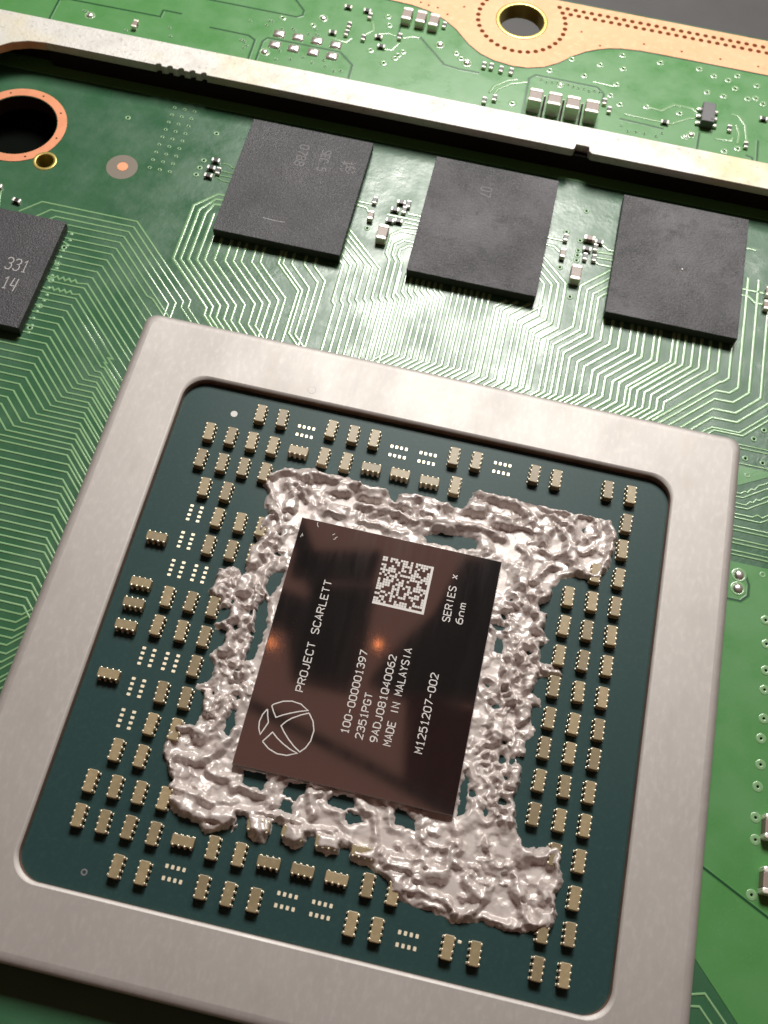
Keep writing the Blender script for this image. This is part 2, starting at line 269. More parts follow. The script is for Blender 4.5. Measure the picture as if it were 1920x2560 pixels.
RIDGES = [(0.36,0.62,[(-11.62,13.03),(-10.52,13.81),(-9.51,13.78),(-8.86,13.61)]),(0.4,0.66,[(-8.28,14.09),(-6.76,14.02),(-5.57,14.09),(-3.94,13.93),(-3.01,13.83)]),(0.3,0.5,[(-11.51,12.27),(-10.86,11.33),(-10.76,10.25)]),(0.3,0.55,[(-8.89,13.71),(-8.81,12.61),(-8.19,11.77)]),(0.42,0.7,[(-3.94,13.77),(-3.06,13.88),(-1.95,13.82)]),(0.4,0.68,[(-0.83,13.7),(0.49,14.03),(1.69,14.0),(3.12,13.79)]),(0.36,0.62,[(-3.87,12.23),(-1.92,12.33),(-0.63,12.32),(0.56,11.85),(2.01,12.42),(3.97,12.47),(5.9,12.62),(7.75,12.15)]),(0.26,0.5,[(-3.58,10.99),(-2.12,11.03),(-0.93,10.56),(0.18,10.83)]),(0.3,0.55,[(4.39,14.39),(5.61,14.19),(6.83,14.0),(8.04,13.86)]),(0.4,0.66,[(4.99,16.21),(5.37,15.52),(6.37,15.49),(8.16,15.48),(9.24,14.92),(9.76,14.17)]),(0.3,0.5,[(8.19,13.56),(9.0,13.44),(9.59,14.02)]),(0.36,0.58,[(10.25,16.86),(10.83,17.07),(12.88,16.61),(14.83,16.68),(15.76,16.15),(16.44,14.69),(16.37,13.33),(15.99,11.65),(15.65,10.6)]),(0.24,0.5,[(9.7,16.44),(10.57,15.62),(11.81,15.52),(12.92,16.27)]),(0.26,0.52,[(13.0,14.92),(13.27,15.6),(13.96,15.91),(14.88,15.39),(15.14,14.37),(14.39,13.65)]),(0.26,0.5,[(9.51,14.61),(9.99,13.51),(11.09,13.1)]),(0.26,0.52,[(11.74,14.34),(12.88,13.27),(12.91,12.22),(11.93,11.58),(11.04,11.89)]),(0.24,0.5,[(13.09,12.66),(14.22,12.34),(15.18,13.17)]),(0.34,0.6,[(10.86,9.24),(11.82,10.7),(13.3,11.19),(14.7,10.62),(15.45,10.35)]),(0.3,0.5,[(9.23,11.85),(10.05,11.26),(10.22,10.25)]),(0.26,0.5,[(11.51,15.1),(12.29,14.75),(13.19,14.43),(13.58,13.45)]),(0.36,0.6,[(-12.98,-10.31),(-13.14,-9.37),(-12.92,-8.51),(-12.32,-8.1),(-11.45,-7.98),(-10.38,-8.27)]),(0.36,0.6,[(-12.34,-11.21),(-12.09,-10.28),(-10.6,-10.19),(-9.68,-9.71),(-8.99,-8.39),(-8.7,-7.51)]),(0.36,0.55,[(-7.72,-10.92),(-9.04,-10.96),(-9.6,-10.57),(-8.91,-9.88),(-8.03,-9.85)]),(0.3,0.55,[(-10.29,-8.25),(-9.87,-7.24),(-9.49,-6.06)]),(0.42,0.66,[(-11.9,-13.14),(-10.96,-13.35),(-9.95,-13.79),(-8.63,-13.82),(-7.35,-13.44),(-6.62,-13.53)]),(0.4,0.5,[(-9.06,-14.43),(-8.01,-14.44),(-7.21,-13.91)]),(0.34,0.55,[(-11.69,-12.41),(-10.34,-12.52),(-8.94,-12.79),(-7.27,-12.49)]),(0.24,0.5,[(-7.77,-13.01),(-6.24,-12.83),(-4.21,-12.61),(-2.63,-12.67),(-1.69,-12.91),(0.01,-12.81),(0.58,-13.01),(1.51,-13.3)]),(0.4,0.62,[(-7.54,-11.37),(-6.52,-11.22),(-5.49,-11.46)]),(0.3,0.5,[(-4.91,-10.02),(-4.95,-11.16),(-4.92,-11.92)]),(0.34,0.62,[(-2.3,-10.54),(-1.95,-11.23),(-1.58,-12.0)]),(0.28,0.5,[(-0.74,-10.44),(-0.31,-10.42)]),(0.3,0.5,[(1.41,-10.28),(1.98,-10.83),(2.51,-10.88),(2.93,-11.97),(3.1,-13.1)]),(0.4,0.72,[(-5.3,-13.71),(-4.91,-14.2)]),(0.42,0.72,[(-2.69,-13.43),(-2.4,-13.87)]),(0.3,0.6,[(3.67,-13.43),(4.1,-14.12),(5.59,-14.2),(8.13,-13.82),(8.37,-13.09),(8.06,-12.37)]),(0.36,0.58,[(4.79,-15.26),(5.84,-15.33),(7.47,-15.37),(8.68,-15.5),(9.39,-16.1)]),(0.32,0.56,[(8.44,-10.89),(8.87,-11.97),(8.56,-12.68),(9.22,-13.26),(9.81,-14.06),(10.45,-14.59),(11.24,-14.76)]),(0.3,0.6,[(9.83,-16.41),(10.83,-15.47),(11.21,-14.57),(11.56,-14.13),(12.45,-13.66),(13.24,-13.84),(13.8,-14.59),(14.34,-15.58),(15.06,-15.77)]),(0.34,0.6,[(13.32,-11.05),(14.48,-11.42),(15.48,-10.5)]),(0.4,0.58,[(15.72,-10.6),(16.0,-12.12),(15.85,-13.61),(15.9,-15.33)]),(0.3,0.5,[(10.78,-11.0),(10.59,-11.79),(11.39,-12.55),(12.84,-12.11),(13.0,-11.12)]),(0.26,0.5,[(10.75,-13.85),(11.62,-13.85)]),(0.28,0.55,[(6.15,-11.64),(6.95,-12.31),(8.04,-12.27)]),(0.26,0.5,[(4.72,-12.71),(5.74,-13.33),(7.03,-13.24)]),(0.3,0.5,[(-10.16,10.09),(-9.47,8.96),(-9.46,7.47),(-9.27,6.04),(-9.6,5.13),(-9.5,3.71)]),(0.34,0.56,[(-9.82,2.82),(-9.65,1.85),(-9.43,0.71),(-9.27,-0.53),(-9.46,-1.83)]),(0.3,0.6,[(-10.92,9.25),(-10.13,8.15),(-10.82,6.39),(-10.97,5.21)])]

# ================================================================ desk under the board
g = G(); g.add([(-260, -260, -6.0), (260, -260, -6.0), (260, 420, -6.0), (-260, 420, -6.0)], [(0, 1, 2, 3)])
tag(g.obj('desk', M['desk']), 'plain grey desk surface under the circuit board', kind='structure')

# ================================================================ motherboard
board = empty('motherboard', (0, 0, -1.6))
tag(board, 'green printed circuit board with fine tracks, vias and a copper rim', 'circuit board')
board.location = (0, 0, 0)
HOLE_A = (-45.7, 45.3); HOLE_B = (-41.6, 41.6); HOLE_C = (-0.4, 72.85)
XL, XR, YB, YT = -85.0, 70.0, -75.0, 77.2
slab('laminate', [[(XL, YB), (XR, YB), (XR, YT), (XL, YT)], circle(*HOLE_A, 3.75), circle(*HOLE_B, 0.85, 24), circle(*HOLE_C, 2.35)], -1.6, 0.0, M['mask'], board)
for (hx, hy), r in ((HOLE_A, 3.75), (HOLE_B, 0.85), (HOLE_C, 2.35)):
    n = 48
    g = G(); g.loft([[(hx + (r - 0.03) * math.cos(2 * math.pi * i / n), hy + (r - 0.03) * math.sin(2 * math.pi * i / n), z) for i in range(n)] for z in (-1.6, 0.03)], top=False)
    g.obj('hole_lining', M['brass'] if r < 2.5 else M['lining'], board, smooth=True)
g = G(); g.loft([[(XL, YT + 0.02, z), (XR, YT + 0.02, z)] for z in (-1.6, -0.02)], top=False, closed=False); g.obj('board_edge', M['edge'], board)
# black sheet added under the large mounting hole, standing in for its inner shade
g = G(); g.add([(-56, 33, -3.2), (-36, 33, -3.2), (-36, 58, -3.2), (-56, 58, -3.2)], [(0, 1, 2, 3)])
tag(g.obj('hole_shade_sheet', M['hole']), 'black sheet added under the large copper ringed hole to darken it', 'plate')

# copper planes under the mask (raised a little), split by isolation gaps
cop = [(-85, 72.1), (-14.5, 72.1), (-12.2, 72.0), (-10.2, 71.6), (-8.4, 70.8), (-6.9, 69.7), (-5.2, 67.9), (-3.8, 66.9), (-2.2, 66.3), (-0.3, 66.05), (1.3, 66.2), (2.9, 66.75), (4.3, 67.75),
       (5.7, 69.2), (6.8, 70.1), (8.0, 70.8), (9.2, 71.3), (10.4, 71.6), (12.5, 71.85), (15.2, 71.9), (70, 71.9)]
slab('copper_plane', [[(XL, 52.4), (XR, 52.4), (XR, 71.7)] + [(x, y - 0.18) for x, y in reversed(cop[:-1])]], 0.0, 0.035, M['pour'], board, bevel=0.012)
slab('copper_plane', [[(25.2, 15.7), (XR, 15.7), (XR, -60), (33, -22), (26.4, -15.0), (25.2, -14.0)]], 0.0, 0.035, M['pour'], board, bevel=0.012)
slab('copper_plane', [[(25.2, 24.75), (40, 24.75), (40, 31.5), (29.1, 24.25), (26.6, 22.85), (25.2, 22.6)]], 0.0, 0.035, M['pour'], board, bevel=0.012)
# bare copper rim strip
slab('copper_rim', [cop + [(70, 76.95), (-85, 76.95)], circle(*HOLE_C, 2.4)], 0.0, 0.05, M['copper'], board, bevel=0.015)
g = G(); g.ring(*HOLE_C, 2.33, 2.8, 0.02, 0.09, 48); g.obj('plated_rim', M['brass'], board, smooth=True)
slab('copper_ring', [circle(*HOLE_A, 4.7, 64), circle(*HOLE_A, 3.8, 64)], 0.0, 0.05, M['ring'], board, bevel=0.012)
g = G(); g.ring(*HOLE_B, 0.83, 1.15, 0.0, 0.06, 32); g.obj('plated_rim', M['brass'], board, smooth=True)
for a in (35, 75, 120, 350, 300, 245):
    g = G(); g.disc(HOLE_A[0] + 4.25 * math.cos(R(a)), HOLE_A[1] + 4.25 * math.sin(R(a)), 0.1, 0.056, 8); g.obj('ring_via', M['hole'], board)
# fiducial: copper dot in a bare grey disc
g = G(); g.disc(-34.35, 42.8, 1.5, 0.006, 40); g.obj('fiducial_window', mat('bare_laminate', (0.17, 0.145, 0.11), 0.5), board)
g = G(); g.disc(-34.3, 42.85, 0.52, 0.03, 28); g.obj('fiducial_dot', M['ring'], board)

# drill holes of the copper rim
def rim_via(x, y, r=0.27):
    g = G(); g.disc(0, 0, r, 0.0, 10); return g
vm = mesh('drilled_via', rim_via(0, 0).v, rim_via(0, 0).f, M['via_copper'])
vs_ = mesh('drilled_via', rim_via(0, 0, 0.13).v, rim_via(0, 0, 0.13).f, M['via_copper'])
for i in range(52): put('drilled_via', vm, board, (3.2 + 0.876 * i, 75.92, 0.054))
for i in range(52): put('drilled_via', vm, board, (3.65 + 0.876 * i, 75.13, 0.054))
for i in range(23):
    a = R(20 - i * 10.3)
    put('drilled_via', vm, board, (HOLE_C[0] + 4.65 * math.cos(a), HOLE_C[1] + 4.65 * math.sin(a), 0.054))
for i in range(34): put('drilled_via', vm, board, (-4.6 - 0.876 * i, 75.92, 0.054))
for x, y in [(6.0, 72.9), (8.2, 71.4), (12.7, 72.9), (16.7, 72.9), (20.8, 72.9), (24.8, 72.9), (28.8, 72.9), (-6.7, 73.2), (-8.2, 71.6), (-9.4, 72.3), (-10.4, 72.4), (-11.3, 72.6), (-13, 73), (-15, 73)]:
    put('drilled_via', vs_, board, (x, y, 0.054))

# tented vias: a raised green rim round a dark centre
g = G(); g.ring(0, 0, 0.10, 0.30, 0.0, 0.05, 16, 0); g.disc(0, 0, 0.12, 0.012, 10, 1)
via_me = mesh('via', g.v, g.f, [M['via'], M['hole']], g.m, True)
g = G(); g.ring(0, 0, 0.10, 0.42, 0.0, 0.03, 18, 0); g.disc(0, 0, 0.12, 0.012, 10, 1)
via_big = mesh('via', g.v, g.f, [M['trace'], M['hole']], g.m, True)
g = G(); g.ring(0, 0, 0.07, 0.2, 0.0, 0.045, 14, 0); g.disc(0, 0, 0.08, 0.012, 8, 1)
via_sm = mesh('via', g.v, g.f, [M['via'], M['hole']], g.m, True)
for i in range(3):
    for j in range(9): put('via', via_sm, board, (-31.8 + i, 51.4 - j, 0.0))
for x, y in [(-35.8, 48.9), (-26.9, 49.2), (28.4, 28.8), (27.6, 27.7), (27.0, 25.6), (28.5, 25.5), (27.3, 24.0), (29.2, 15.1), (8.4, 46.0), (8.4, 41.7), (9.8, 45.3), (9.8, 44.1), (9.8, 43.5), (9.8, 42.9), (9.9, 49.0), (-10.0, 41.6), (9.8, 38.6),
             (-27.1, 45.6), (-27.2, 44.6), (-27.3, 43.7), (-36.35, 32.3), (-36.3, 30.4), (-36.2, 25.6), (-36.2, 23.2), (-36.2, 28.5)]:
    put('via', via_me, board, (x, y, 0.0))
for x, y in [(5.6, 68.7), (8.6, 68.7), (10.7, 70.7), (11.0, 68.8), (7.2, 66.7), (3.6, 66.5), (14.7, 70.7), (18.8, 70.9), (20.4, 70.3), (21.9, 70.1), (22.8, 71.0), (19.9, 67.8), (21.6, 67.7), (22.7, 69.1), (10.6, 66.4), (10.2, 64.7), (11.3, 63.7), (24.9, 70.1), (24.1, 68.0),
             (24.9, 68.3), (25.7, 67.7), (23.6, 60.9), (22.3, 60.2), (14.0, 64.1), (17.4, 64.1), (0.6, 60.9), (30.0, 7.0), (30.0, 5.4), (30.1, 3.1), (30.0, 1.5), (30.1, -0.5), (30.0, -2.2), (30.0, -4.5), (30.1, -6.1), (30.1, -10.0), (29.9, 9.2), (29.7, 11.2),
             (-14.2, 69.6), (-13.8, 68.4), (-12.0, 64.4), (-11.6, 65.0), (-12.2, 63.9), (-14.9, 64.3), (-13.2, 62.9), (-6.2, 66.3), (-5.6, 65.7), (-21.5, 66.2), (-24.8, 66.4)]:
    put('via', via_big, board, (x, y, 0.036))
random.seed(7)
g = G(); g.dome(0, 0, 0.2, 0.0, 0.09, 12); ball_me = mesh('land_pad', g.v, g.f, M['via'], None, True)
for i in range(17):
    put('land_pad', ball_me, board, (-36.2 + random.uniform(-.12, .22), 34.0 - i * 0.7 + random.uniform(-.12, .12), 0.0))
random.seed(4)
for i in range(26):
    put('via', via_sm, board, (random.uniform(-28, -16.5), random.choice([61.0, 61.6, 65.0, 65.7, 60.5]) + random.uniform(-.2, .2), 0.036))
for i in range(14):
    put('via', via_sm, board, (random.uniform(-46, -27), random.choice([59.5, 60.4, 62.0]) + random.uniform(-.3, .3), 0.036))
for i in range(12): put('via', via_sm, board, (3.0 + 0.55 * i, 64.9 + random.uniform(-.25, .1), 0.036))
for i in range(6): put('via', via_sm, board, (11.6 + 0.9 * i + random.uniform(-.2, .2), 60.6 + random.uniform(-.4, .4), 0.036))

# ---------------------------------------------------------------- tracks
tracks = []
W = 0.175
def tr(*pts, w=W): tracks.append((list(pts), w))
# fan from the chip at the side to the package
tr((-41.8, 35.2), (-40.1, 36.85), (-30.9, 36.85), (-23.5, 29.5), (-23.5, 28.7), (-21, 26.2))
tr((-40.2, 34.9), (-39.0, 36.15), (-31.0, 36.15), (-24.1, 29.25), (-24.1, 28.6), (-22, 26.5))
tr((-38.9, 34.9), (-38.3, 35.5), (-31.25, 35.5), (-24.7, 28.95), (-24.7, 26))
xs_y = [9, 13, 16.1, 18.7, 23.6, 27.0, 33.1, 34.85]; xs_x = [-37.5, -36.6, -35.5, -34.6, -34.1, -33.45, -31.8, -31.5]
ds_y = [13.4, 16.1, 18.7, 23.6, 25.6, 27.1, 28.4]; ds_d = [2.7, 2.5, 2.2, 3.1, 3.5, 4.1, 5.4]
y = 34.85; k = 0
while y > 13.0:
    xt = float(np.interp(y, xs_y, xs_x)); x_start = -36.9 if y > 21.6 else -70
    if k == 0: tr((x_start, y), (xt, y), (-25.3, y + xt + 25.3), (-25.3, 26))
    elif k == 2: tr((x_start, y), (xt, y), (-27.4, y + xt + 27.4), (-26.8, y + xt + 27.2), (-25, y + xt + 25.4))
    elif k in (8, 10):                      # tuned pair with small meanders
        z = []
        for q in range(9): z.append((-36.1 + q * 0.28, y + (0.16 if q % 2 else -0.16)))
        tr((x_start, y), *z, (xt, y), (xt + 8, y - 8))
    elif y > 28.0: tr((x_start, y + (0.35 if k % 3 == 0 else 0)), (-35.9, y), (xt, y), (-24.5, y + xt + 24.5))
    else:
        yh = float(np.interp(y, [13.0, 28.0], [11.9, 22.5])); d = y - yh; xe = -28.75 + 0.15 * (k % 2)
        tr((x_start, y), (xt, y), (xt + d, yh), (xe, yh), (xe + 4, yh - 4))
    k += 1; y -= (0.74 if k not in (9, 11) else 0.52)
y = 11.15; k = 0
while y > -24:
    xe = -28.35 + 0.9 * min(1, k / 14) + 0.12 * math.sin(k * 2.3)
    dn = 1 if y > -1.5 else -1
    tr((-70, y), (xe, y), (xe + 4, y - 4 * dn)); k += 1; y -= 0.66 + 0.05 * math.sin(k)
# from the first top chip
x0 = [-26.4, -25.75, -25.05, -24.3, -23.6, -22.75, -21.8, -21.05, -20.35, -19.4, -18.65, -17.0, -16.6, -15.8, -14.65, -13.7]
x1 = [-21.9, -21.4, -20.8, -20.1, -19.45, -18.7, -17.85, -17.2, -16.6, -15.9, -15.35, -14.45, -14.1, -13.55, -12.95, -12.35]
for i, (a, b) in enumerate(zip(x0, x1)):
    ya = float(np.interp(a, [-26.4, -14.65], [33.6, 36.0]))
    st = [(-24.2, 42.2), (a, 42.2 + (-24.2 - a) * -1.0 - 0.4 * i)] if i < 3 else [(a, 39.6 if i == 3 else 37.4)]
    if i < 3: st = [(-23.2, 42.0 - 0.6 * i), (-24.6, 41.9 - 0.6 * i), (a, 40.1 - 0.35 * i)]
    end = [(b, 28.3), (b + 1.2, 27.1), (b + 3, 25.3)] if i < 8 or i in (12, 13) else [(b, 25)]
    tr(*st, (a, ya), (b, ya - (b - a)), *end, w=0.26)
# between the first and second chip
for yS, xv in [(41.2, -7.8), (40.6, -8.46), (40.0, -9.17), (39.2, -9.83), (38.2, -10.49), (37.4, -11.2)]:
    yv = yS - (xv + 11.7); yj = 32.4 + (xv + 10.9) * 0.36
    tr((-11.9, yS), (-11.7, yS), (xv, yv), (xv, yj + 0.35), (xv + 0.35, yj), (xv + 0.35, 25), w=0.28)
for yS, xv in [(42.1, -7.65), (41.1, -7.05), (40.6, -6.5)]:
    xv2 = xv + 0.5; yj = 32.4 + (xv2 + 10.9) * 0.36
    tr((-5.0, yS), (xv + 0.7, yS), (xv, yS - 0.7), (xv, 39.2), (xv2, 38.5), (xv2, yj + 0.35), (xv2 + 0.35, yj), (xv2 + 0.35, 25), w=0.28)
# under the second chip
xv = -5.25; k = 0
while xv < 2.8:
    yj = min(35.6, 32.4 + (xv + 10.9) * 0.36)
    if xv < -1.0: tr((xv - 0.6, 37.4), (xv - 0.6, yj + 0.6), (xv, yj), (xv, 28.4), (xv - 0.8, 27.6), (xv - 3, 25.4), w=0.26)
    else: tr((xv, 37.4), (xv, 28.4), (xv - 0.8, 27.6), (xv - 3, 25.4), w=0.26)
    xv += 0.56; k += 1
for a, b, yb in [(3.6, 3.22, 35.78), (4.6, 3.9, 35.6), (5.8, 4.62, 35.25), (6.9, 5.4, 34.9)]:
    tr((a + 0.6, yb + (a + 0.6 - b)), (b, yb), (b, 28.1), (b - 0.6, 27.5), (b - 3, 25.1), w=0.28)
# between the second and third chip, then down past the third
tops = [(7.3, 35.85), (8.0, 35.55), (8.6, 35.25), (9.25, 34.9), (10.57, 35.4), (11.25, 35.2), (11.85, 34.95), (12.4, 34.65), (13.2, 34.5), (14.05, 34.3), (14.85, 34.1), (15.8, 34.05), (16.45, 33.85), (17.05, 33.65), (17.95, 33.6), (18.45, 33.5), (19.65, 33.8), (20.1, 33.75), (20.75, 33.75), (21.5, 33.8)]
botx = [5.95, 6.6, 7.2, 7.75, 8.6, 9.1, 9.65, 10.15, 10.75, 11.5, 12.15, 12.95, 13.5, 14.15, 14.85, 15.45, 16.1, 16.5, 17.1, 17.75]
ups = {0: (6.5, 40.25), 1: (6.5, 41.05), 2: (6.5, 41.9), 3: (6.5, 42.75), 4: (13.2, 42.7), 5: (13.2, 41.75), 6: (13.2, 40.8), 7: (13.2, 40.0)}
for i, ((a, ya), b) in enumerate(zip(tops, botx)):
    yb = ya - (a - b); yf = float(np.interp(b, [5, 10.6, 13.4, 16.5, 19], [27.9, 27.9, 28.8, 28.3, 28.6]))
    if i in ups:
        u = ups[i]; yk = u[1] - abs(a - u[0]); st = [u, (a, yk)]
    else: st = [(a, 37.4)]
    tr(*st, (a, ya), (b, yb), (b, yf), (b - 0.9, yf - 0.9), (b - 4, yf - 4), w=0.29)
for a, b, yf in [(22.2, 18.35, 28.55), (23.0, 18.95, 28.55), (23.9, 19.55, 28.6)]:
    yb = 33.8 - (a - b)
    tr((a, 37.4), (a, 33.8), (b, yb), (b, yf), (b - 4, yf - 4), w=0.27)
for vx, y1, j1, j2, y2 in [(24.95, 33.4, 24.4, 24.2, 32.6), (25.85, 32.6, 25.1, 23.9, 31.75), (26.85, 32.3, 25.5, 23.85, 30.8), (27.9, 32.0, 25.8, 23.8, 29.9), (29.4, 32.4, 26.0, 23.8, 29.05)]:
    tr((vx, 45), (vx, y1), (j1, y1 - (vx - j1)), (j2, y1 - (vx - j1)), (j2 - 5.5, y1 - (vx - j1) - 5.5), w=0.29)
tr((40, 41.7), (26.3, 28.0), (23.9, 28.0), (23.3, 27.5), (21, 25.2), w=0.23)
tr((40, 41.2), (26.6, 27.75), (24.1, 27.75), (21.8, 25.4), w=0.23)
# beside the package
for pts in [[(25, 26.85), (60, 26.85)], [(25, 26.5), (60, 26.5)], [(25, 25.0), (60, 25.0)], [(25, 22.0), (26.9, 22.1), (27.2, 22.4), (27.45, 22.3), (27.7, 22.75), (28.0, 22.7), (28.3, 23.2), (28.7, 23.4), (40, 31.2)], [(25, 21.65), (27.1, 21.75), (40, 30.6)],
            [(25, 21.1), (27.4, 21.1), (27.7, 21.5), (27.95, 21.45), (28.2, 21.85), (28.5, 21.8), (28.8, 22.1), (40, 29.9)], [(25, 20.75), (27.5, 20.75), (40, 29.2)], [(25, 20.1), (28.0, 20.1), (28.4, 20.4), (28.8, 20.2), (29.3, 20.6), (40, 28)], [(25, 19.75), (28.7, 19.75), (40, 27.3)],
            [(25, 18.95), (29.3, 18.95), (40, 26)], [(25, 18.6), (60, 18.6)], [(25, 17.75), (60, 17.75)], [(25, 17.4), (60, 17.4)], [(25, 16.7), (60, 16.7)], [(25, 16.35), (60, 16.35)]]: tr(*pts, w=0.17)
for pts in [[(26.0, -17.6), (27.4, -17.2), (31, -20.8), (31, -40)], [(26.0, -18.3), (27.1, -18.1), (30.4, -21.4), (30.4, -40)], [(26.0, -19.2), (29.6, -22.6), (29.6, -40)]]: tr(*pts, w=0.16)
# chip-edge stubs and links to small parts
for pts in [[(-11.7, 44.55), (-10.2, 44.55)], [(-11.7, 44.1), (-10.6, 44.0), (-10.2, 43.4)], [(-5.1, 44.3), (-6.6, 44.3)], [(-5.1, 43.7), (-8.5, 43.7)], [(-5.1, 43.2), (-6.7, 43.2)], [(-5.1, 42.8), (-6.9, 42.6)],
            [(6.5, 44.9), (8.2, 44.9)], [(6.5, 44.1), (7.6, 44.0), (8.1, 43.5)], [(13.2, 44.9), (12.6, 44.9), (11.9, 45.4)], [(13.2, 44.5), (11.5, 44.4)], [(13.2, 43.8), (11.6, 43.75)], [(13.2, 43.0), (11.9, 43.0), (11.4, 43.3)],
            [(24.9, 48.5), (26.3, 48.5)], [(24.9, 43.6), (27.6, 43.6)], [(24.9, 42.9), (26.0, 42.9), (26.6, 42.3), (27.6, 42.3)],
            [(-23.3, 45.4), (-24.2, 45.4), (-24.6, 45.7), (-25.2, 45.7)], [(-23.3, 44.7), (-25.4, 44.75)], [(-23.3, 44.2), (-25.4, 44.2)], [(-23.3, 43.6), (-24.6, 43.6), (-25.4, 43.9)], [(-43.5, 34.4), (-44.3, 37.3)]]: tr(*pts, w=0.3 if pts[0][0] > -20 else 0.14)
for i, (pts, w) in enumerate(tracks):
    g = G(); g.ribbon(pts, w * 1.15, 0.0, 0.05 + 0.0006 * (i % 9), 0, 0.5); g.obj('track', M['trace'], board, smooth=True)
top_tracks = [[(11.9, 62.5), (15.4, 62.4), (16.7, 62.4), (18.4, 63.7), (19.3, 63.9)], [(14.0, 64.1), (15.5, 63.9), (16.7, 65.1), (18.6, 65.1), (19.2, 64.6)], [(22.6, 65.4), (23.3, 65.3), (24.1, 64.2), (24.4, 62.0)], [(21.2, 61.6), (22.8, 61.7), (23.0, 62.2)], [(-1.4, 61.6), (-1.2, 62.4), (0.0, 63.5), (0.9, 63.9), (1.6, 64.2)],
              [(-1.9, 61.7), (-1.6, 62.7), (-0.4, 63.9), (0.6, 64.3)], [(-15.9, 66.4), (-15.2, 67.2), (-15.6, 68.4)], [(-14.6, 66.8), (-13.6, 67.2), (-12.7, 67.0)], [(-13.6, 64.8), (-12.8, 64.9), (-12.3, 66.0)], [(-12.0, 66.9), (-11.1, 67.4), (-10.4, 67.4)], [(-19.2, 64.9), (-17.6, 64.7), (-17.2, 65.4)], [(23.2, 64.0), (23.6, 62.8), (23.5, 61.5)], [(8.2, 66.1), (10.4, 66.0)]]
for pts in top_tracks:
    g = G(); g.ribbon(pts, 0.34, 0.034, 0.05); g.obj('track', M['trace'], board, smooth=True)
gaps = [[(-47.8, 58), (-47.8, 62.7), (-46.8, 63.0), (-37.0, 63.1), (-37.0, 64.1), (-35.0, 64.1)], [(-31.7, 63.0), (-27.5, 62.95), (-26.7, 62.5), (-26.6, 58)], [(-45, 66.9), (-23.4, 66.9), (-22.9, 67.3), (-22.9, 68.0), (-26, 71.4)], [(-25.85, 58), (-25.9, 62.5), (-25.5, 63.15), (-17.8, 63.15), (-16.2, 61.7), (-16.1, 58)],
        [(-12.6, 67.0), (-12.6, 69.2), (-12.4, 70.6)], [(-10.3, 67.5), (-7.1, 64.3), (-5.6, 64.1), (-3.4, 64.1)], [(1.9, 58), (1.7, 64.7), (2.3, 65.4), (8.7, 65.4), (9.5, 64.6), (9.45, 63.4)], [(19.6, 62.0), (19.5, 58)], [(25.5, 62.5), (25.6, 58)], [(24.4, 60.2), (25.1, 60.0), (25.2, 58)], [(11.5, 61.7), (16, 61.5)],
        [(25.2, -8.3), (26.7, -9.0), (31.4, -11.3), (44, -17.5)], [(26.0, 12.35), (27.6, 12.35), (28.15, 12.95), (28.15, 13.9), (27.8, 14.8)]]
for pts in gaps:
    g = G(); g.ribbon(pts, 0.36, 0.034, 0.012, 1, 0.62); g.ribbon(pts, 0.2, 0.042, 0.006, 0, 0.9)
    g.obj('isolation_gap', [M['gap'], M['pour']], board)

# bare solder pads and test points
for i, (x, y) in enumerate([(-24.5, 64.0), (-22.5, 64.05), (-20.5, 64.05), (-18.5, 64.0), (-24.55, 62.35), (-22.55, 62.35), (-20.5, 62.35), (-18.5, 62.35)]):
    g = G()
    for lp in [(0.62, 0.5, 0.0, 0.12), ]:
        loops = []
        for t, zz in ((1.0, 0.0), (0.97, 0.08), (0.8, 0.16), (0.5, 0.22), (0.2, 0.24)):
            loops.append([(p[0] * t, p[1] * t, zz) for p in rrect(0.62, 0.5, 0.15, 0, 3)])
        g.loft(loops)
    g.obj('solder_pad', M['solder'], board, True, (x, y, 0.034))
for x, y, r in [(-20.7, 67.5, .33), (-25.3, 61.1, .36), (-8.1, 67.0, .33), (-4.9, 65.2, .36), (-44.0, 61.3, .36), (18.8, 61.5, .3), (18.2, 61.0, .16), (5.0, 64.7, .2), (27.3, 14.6, .42), (27.3, 13.4, .42)]:
    g = G(); g.ring(0, 0, r, r + 0.22, 0, 0.03, 20, 1); g.dome(0, 0, r, 0.0, r * 0.6, 20, 0); g.obj('test_point', [M['solder'], M['trace']], board, True, (x, y, 0.034))

